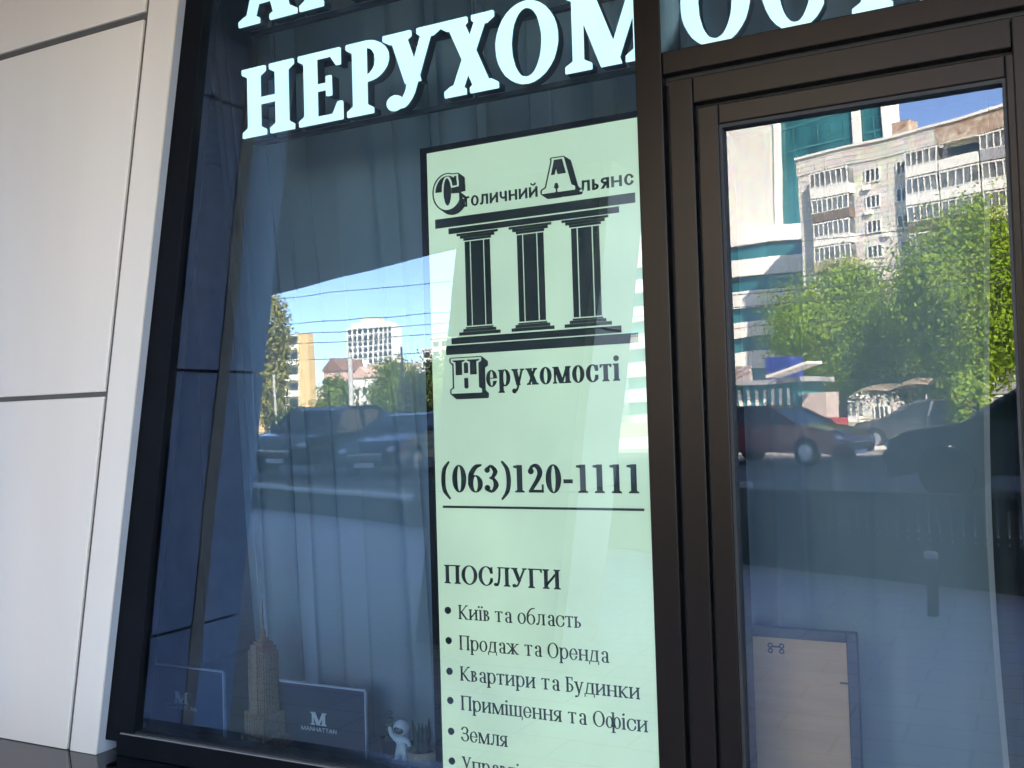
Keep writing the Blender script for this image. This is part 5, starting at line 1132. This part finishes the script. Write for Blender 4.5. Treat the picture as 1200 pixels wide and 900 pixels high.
# 4. low pink houses
PH = bld('terraced_house', -161.5, -206.5, R(8), 'low pinkish house with a pitched roof right of the yellow block')
MB().box(0, -9, 0, 6.5, 0, 15).build('wall', M['pink'], PH)
MB().prism_y([(-.4, 15.001), (6.9, 15.001), (3.2, 18.6)], -9.3, .4).build('roof', M['roof'], PH)
for k in range(4):
    for xx in (1, 3.9): MB().box(xx, .001, 2+k*3.3, xx+1.3, .08, 3.6+k*3.3).build('window', M['pane'], PH)
PH2 = bld('terraced_house', -154.0, -208.0, R(8), 'low white house with a chimney between the pinkish house and the tower block')
MB().box(0, -9, 0, 6, 0, 13).build('wall', M['white'], PH2); MB().prism_y([(-.3, 13.001), (6.3, 13.001), (3, 16)], -9.3, .4).build('roof', M['pink'], PH2); MB().box(1, -4, 14.2, 1.8, -3.2, 18).build('chimney', M['white'], PH2)
for k in range(3):
    for xx in (1, 3.6): MB().box(xx, .001, 2+k*3.3, xx+1.3, .08, 3.6+k*3.3).build('window', M['pane'], PH2)
# 5. white tower block with a regular grid of openings
TB = bld('tower_block', -336, -453, R(2), 'white tower block with a regular grid of dark windows far behind the trees')
MB().box(0, -9, 0, 31, 0, 55).build('wall', M['white'], TB); MB().box(2, -8, 55.001, 28, -1, 57.5).build('roof_storey', M['cream'], TB); MB().box(8, -7, 57.501, 20, -2, 59.5).build('roof_storey', M['cream'], TB)
wp = None
for r_ in range(8):
    for c_ in range(9):
        if wp is None: wp = MB().box(0, .001, 0, 2.2, .25, 1.9).build('window', M['pane'], TB); q_ = wp
        else: q_ = wp.copy(); COL.objects.link(q_); q_.parent = TB
        q_.location = (1.2+c_*3.3, 0, 51.6-r_*3.3)
gr = MB()
for c_ in range(10): gr.box(.45+c_*3.3, .001, 22, .95+c_*3.3, .8, 54.6)
for r_ in range(9): gr.box(.5, .0015, 50.6-r_*3.3+3.6, 30.7, .6, 50.6-r_*3.3+4.1)
gr.build('facade_grid', M['white'], TB)
# 6. arched beige building
AB = bld('arched_hall', -243, -323, R(2), 'long beige hall with a curved roof in front of the tower block')
MB().box(0, -20, 0, 42, 0, 21).build('wall', M['cream'], AB)
MB().prism_y([(-.5, 21.001)]+[(21+21.6*math.cos(PI-PI*i/16)*1.0, 21.2+4.2*math.sin(PI-PI*i/16)) for i in range(17)]+[(42.5, 21.001)], -20.5, .5).build('roof', M['tan_panel'], AB) if False else MB().prism_y([(42.5, 21.001)]+[(21+21.5*math.cos(PI*i/16), 21.1+4.2*math.sin(PI*i/16)) for i in range(17)], -20.5, .5).build('roof', M['tan_panel'], AB)
for c_ in range(8): MB().box(2+c_*5, .001, 4, 5+c_*5, .2, 17).build('window', M['pane'], AB)
# 7. stepped white building
SB = bld('stepped_block', -191, -293.5, R(2), 'white stepped block of flats with terraces next to the edge of the sign panel')
for i, (x0, x1, hh) in enumerate(((0, 4.5, 20), (4.5, 8.5, 26.5), (8.5, 24, 30))):
    MB().box(x0, -14, 0, x1-.001, .0, hh).build('wall', M['white'], SB); MB().box(x0-.2, -14, hh+.001, x1-.001, .5, hh+.5).build('roof_edge', M['cream'], SB)
    for k in range(int(hh//3.3)):
        for q in range(max(1, int((x1-x0)//3.6))): MB().box(x0+.9+q*3.6, .001, hh-2.6-k*3.3, x0+3.2+q*3.6, .2, hh-1.0-k*3.3).build('window', M['pane'], SB)
# 8. far terrace of houses to close the horizon
def row_house(x, y, w_, h_, mt, label):
    o = bld('town_house', x, y, R(4), label)
    MB().box(0, -10, 0, w_, 0, h_).build('wall', mt, o); MB().box(-.3, -10.3, h_+.001, w_+.3, .4, h_+.7).build('roof_edge', M['white'], o)
    for k in range(int((h_-2)//3.2)):
        for q in range(int(w_//3)): MB().box(.8+q*3, .001, 1.8+k*3.2, 2.2+q*3, .1, 3.4+k*3.2).build('window', M['pane'], o)
row_house(-210, -250, 14, 13, M['cream'], 'far cream town house left of the yellow block')
row_house(-150, -235, 16, 10, M['pink'], 'far low pink town house below the tower block')
row_house(-128, -230, 18, 11, M['cream'], 'far low cream town house below the arched hall')
row_house(-108, -225, 18, 9, M['white'], 'far low white town house below the stepped block')

# ================================================================== kiosk, stall, poles, cables
KI = empty('street_kiosk', (-7.7, -30.9, UP+.004), WRZ, 'teal striped street kiosk with a blue box on its roof', 'kiosk')
MB().box(-1.6, -1.6, 0, 1.2, 0, 2.15).build('cabin', M['kteal'], KI)
ks = MB()
for k in range(9): ks.box(-1.55+k*.31, .001, .5, -1.45+k*.31, .04, 2.0)
ks.build('white_stripes', M['white'], KI)
MB().box(-1.9, -1.8, 2.151, 1.5, .35, 2.30).build('roof', M['greyc'], KI); MB().box(-.2, -1.2, 2.301, .7, -.4, 3.0).build('roof_box', M['kblue'], KI); MB().box(-1.8, .0, 2.301, -.4, .1, 2.75).build('sign_board', M['kpink'], KI)
MB().box(1.201, -1.2, 0, 2.3, -.1, 1.0).build('counter', M['kred'], KI); MB().box(1.3, -.9, 1.001, 2.2, -.2, 1.8).build('goods_shelf', M['kpink'], KI)
MB().prism_y([(.95, 2.32), (2.5, 2.62), (2.5, 2.70), (.95, 2.40)], .36, 1.2).build('awning', M['white'], KI)
MS = empty('market_stall', (-3.9, -33.2, UP+.12), WRZ, 'market stall under a sagging beige tarp on pale posts', 'stall')
ps = MB()
for xx in (-1.2, .0, 1.2):
    for yy in (-.9, .3): ps.tube([(xx, yy, 0), (xx, yy, 1.55)], .03, 8)
ps.build('posts', M['concrete'], MS)
n = 8; tv = []; 
for j in range(5):
    for i in range(n+1):
        u = i/n; v = j/4; tv.append((-1.35+2.7*u, -1.0+1.5*v, 1.56+.22*math.sin(PI*v)+.10*abs(math.sin(PI*u*2))+.25*u))
MB().add(tv, [(j*(n+1)+i, j*(n+1)+i+1, (j+1)*(n+1)+i+1, (j+1)*(n+1)+i) for j in range(4) for i in range(n)]).build('tarp', M['tarp'], MS, smooth=True)
MB().box(-1.2, -.8, .75, 1.2, .2, .82).build('table_board', M['tan_panel'], MS); MB().box(.5, .0, .821, 1.0, .18, 1.15).build('goods', M['kteal'], MS)
def pole(x, y, h_, r_, mt, label, arm=False):
    o = empty('utility_pole', (x, y, UP), 0, label, 'pole'); MB().tube([(0, 0, 0), (0, 0, h_)], [r_, r_*.7], 10).build('post', mt, o)
    if arm: MB().box(-1.0, -.05, h_-.6, 1.0, .05, h_-.5).build('crossarm', M['greyc'], o)
pole(-36.0, -46.8, 5.6, .17, M['pole'], 'pale concrete pole in front of the low houses')
pole(-30.45, -44.0, 5.4, .09, M['wire'], 'dark thin pole in front of the arched hall')
pole(-33.3, -37.0, 3.8, .08, M['pole'], 'pale grey pole in front of the poplar')
pole(-62, -29.3, 8.2, .16, M['pole'], 'tall concrete pole at the far left end of the overhead cables', True)
pole(17, -28.6, 8.2, .16, M['pole'], 'tall concrete pole at the far right end of the overhead cables', True)
for i, (za, zb, yy) in enumerate(((6.95, 6.75, -29.3), (5.75, 5.75, -29.1), (5.30, 5.45, -29.3), (4.95, 5.10, -29.5), (4.30, 4.40, -29.2))):
    pts = []
    for k in range(21):
        u = k/20; pts.append((-62+79*u, yy+.7*u, za+(zb-za)*u+(.5*(2*u-1)**2-.2)))
    tag(MB().tube(pts, .015, 5).build('overhead_cable', M['wire']), ['topmost overhead cable crossing the mirrored sky', 'second overhead cable from the top in the mirrored sky', 'third overhead cable from the top in the mirrored sky', 'fourth overhead cable from the top in the mirrored sky', 'lowest overhead cable crossing in front of the far buildings'][i], 'cable', 'overhead cables')
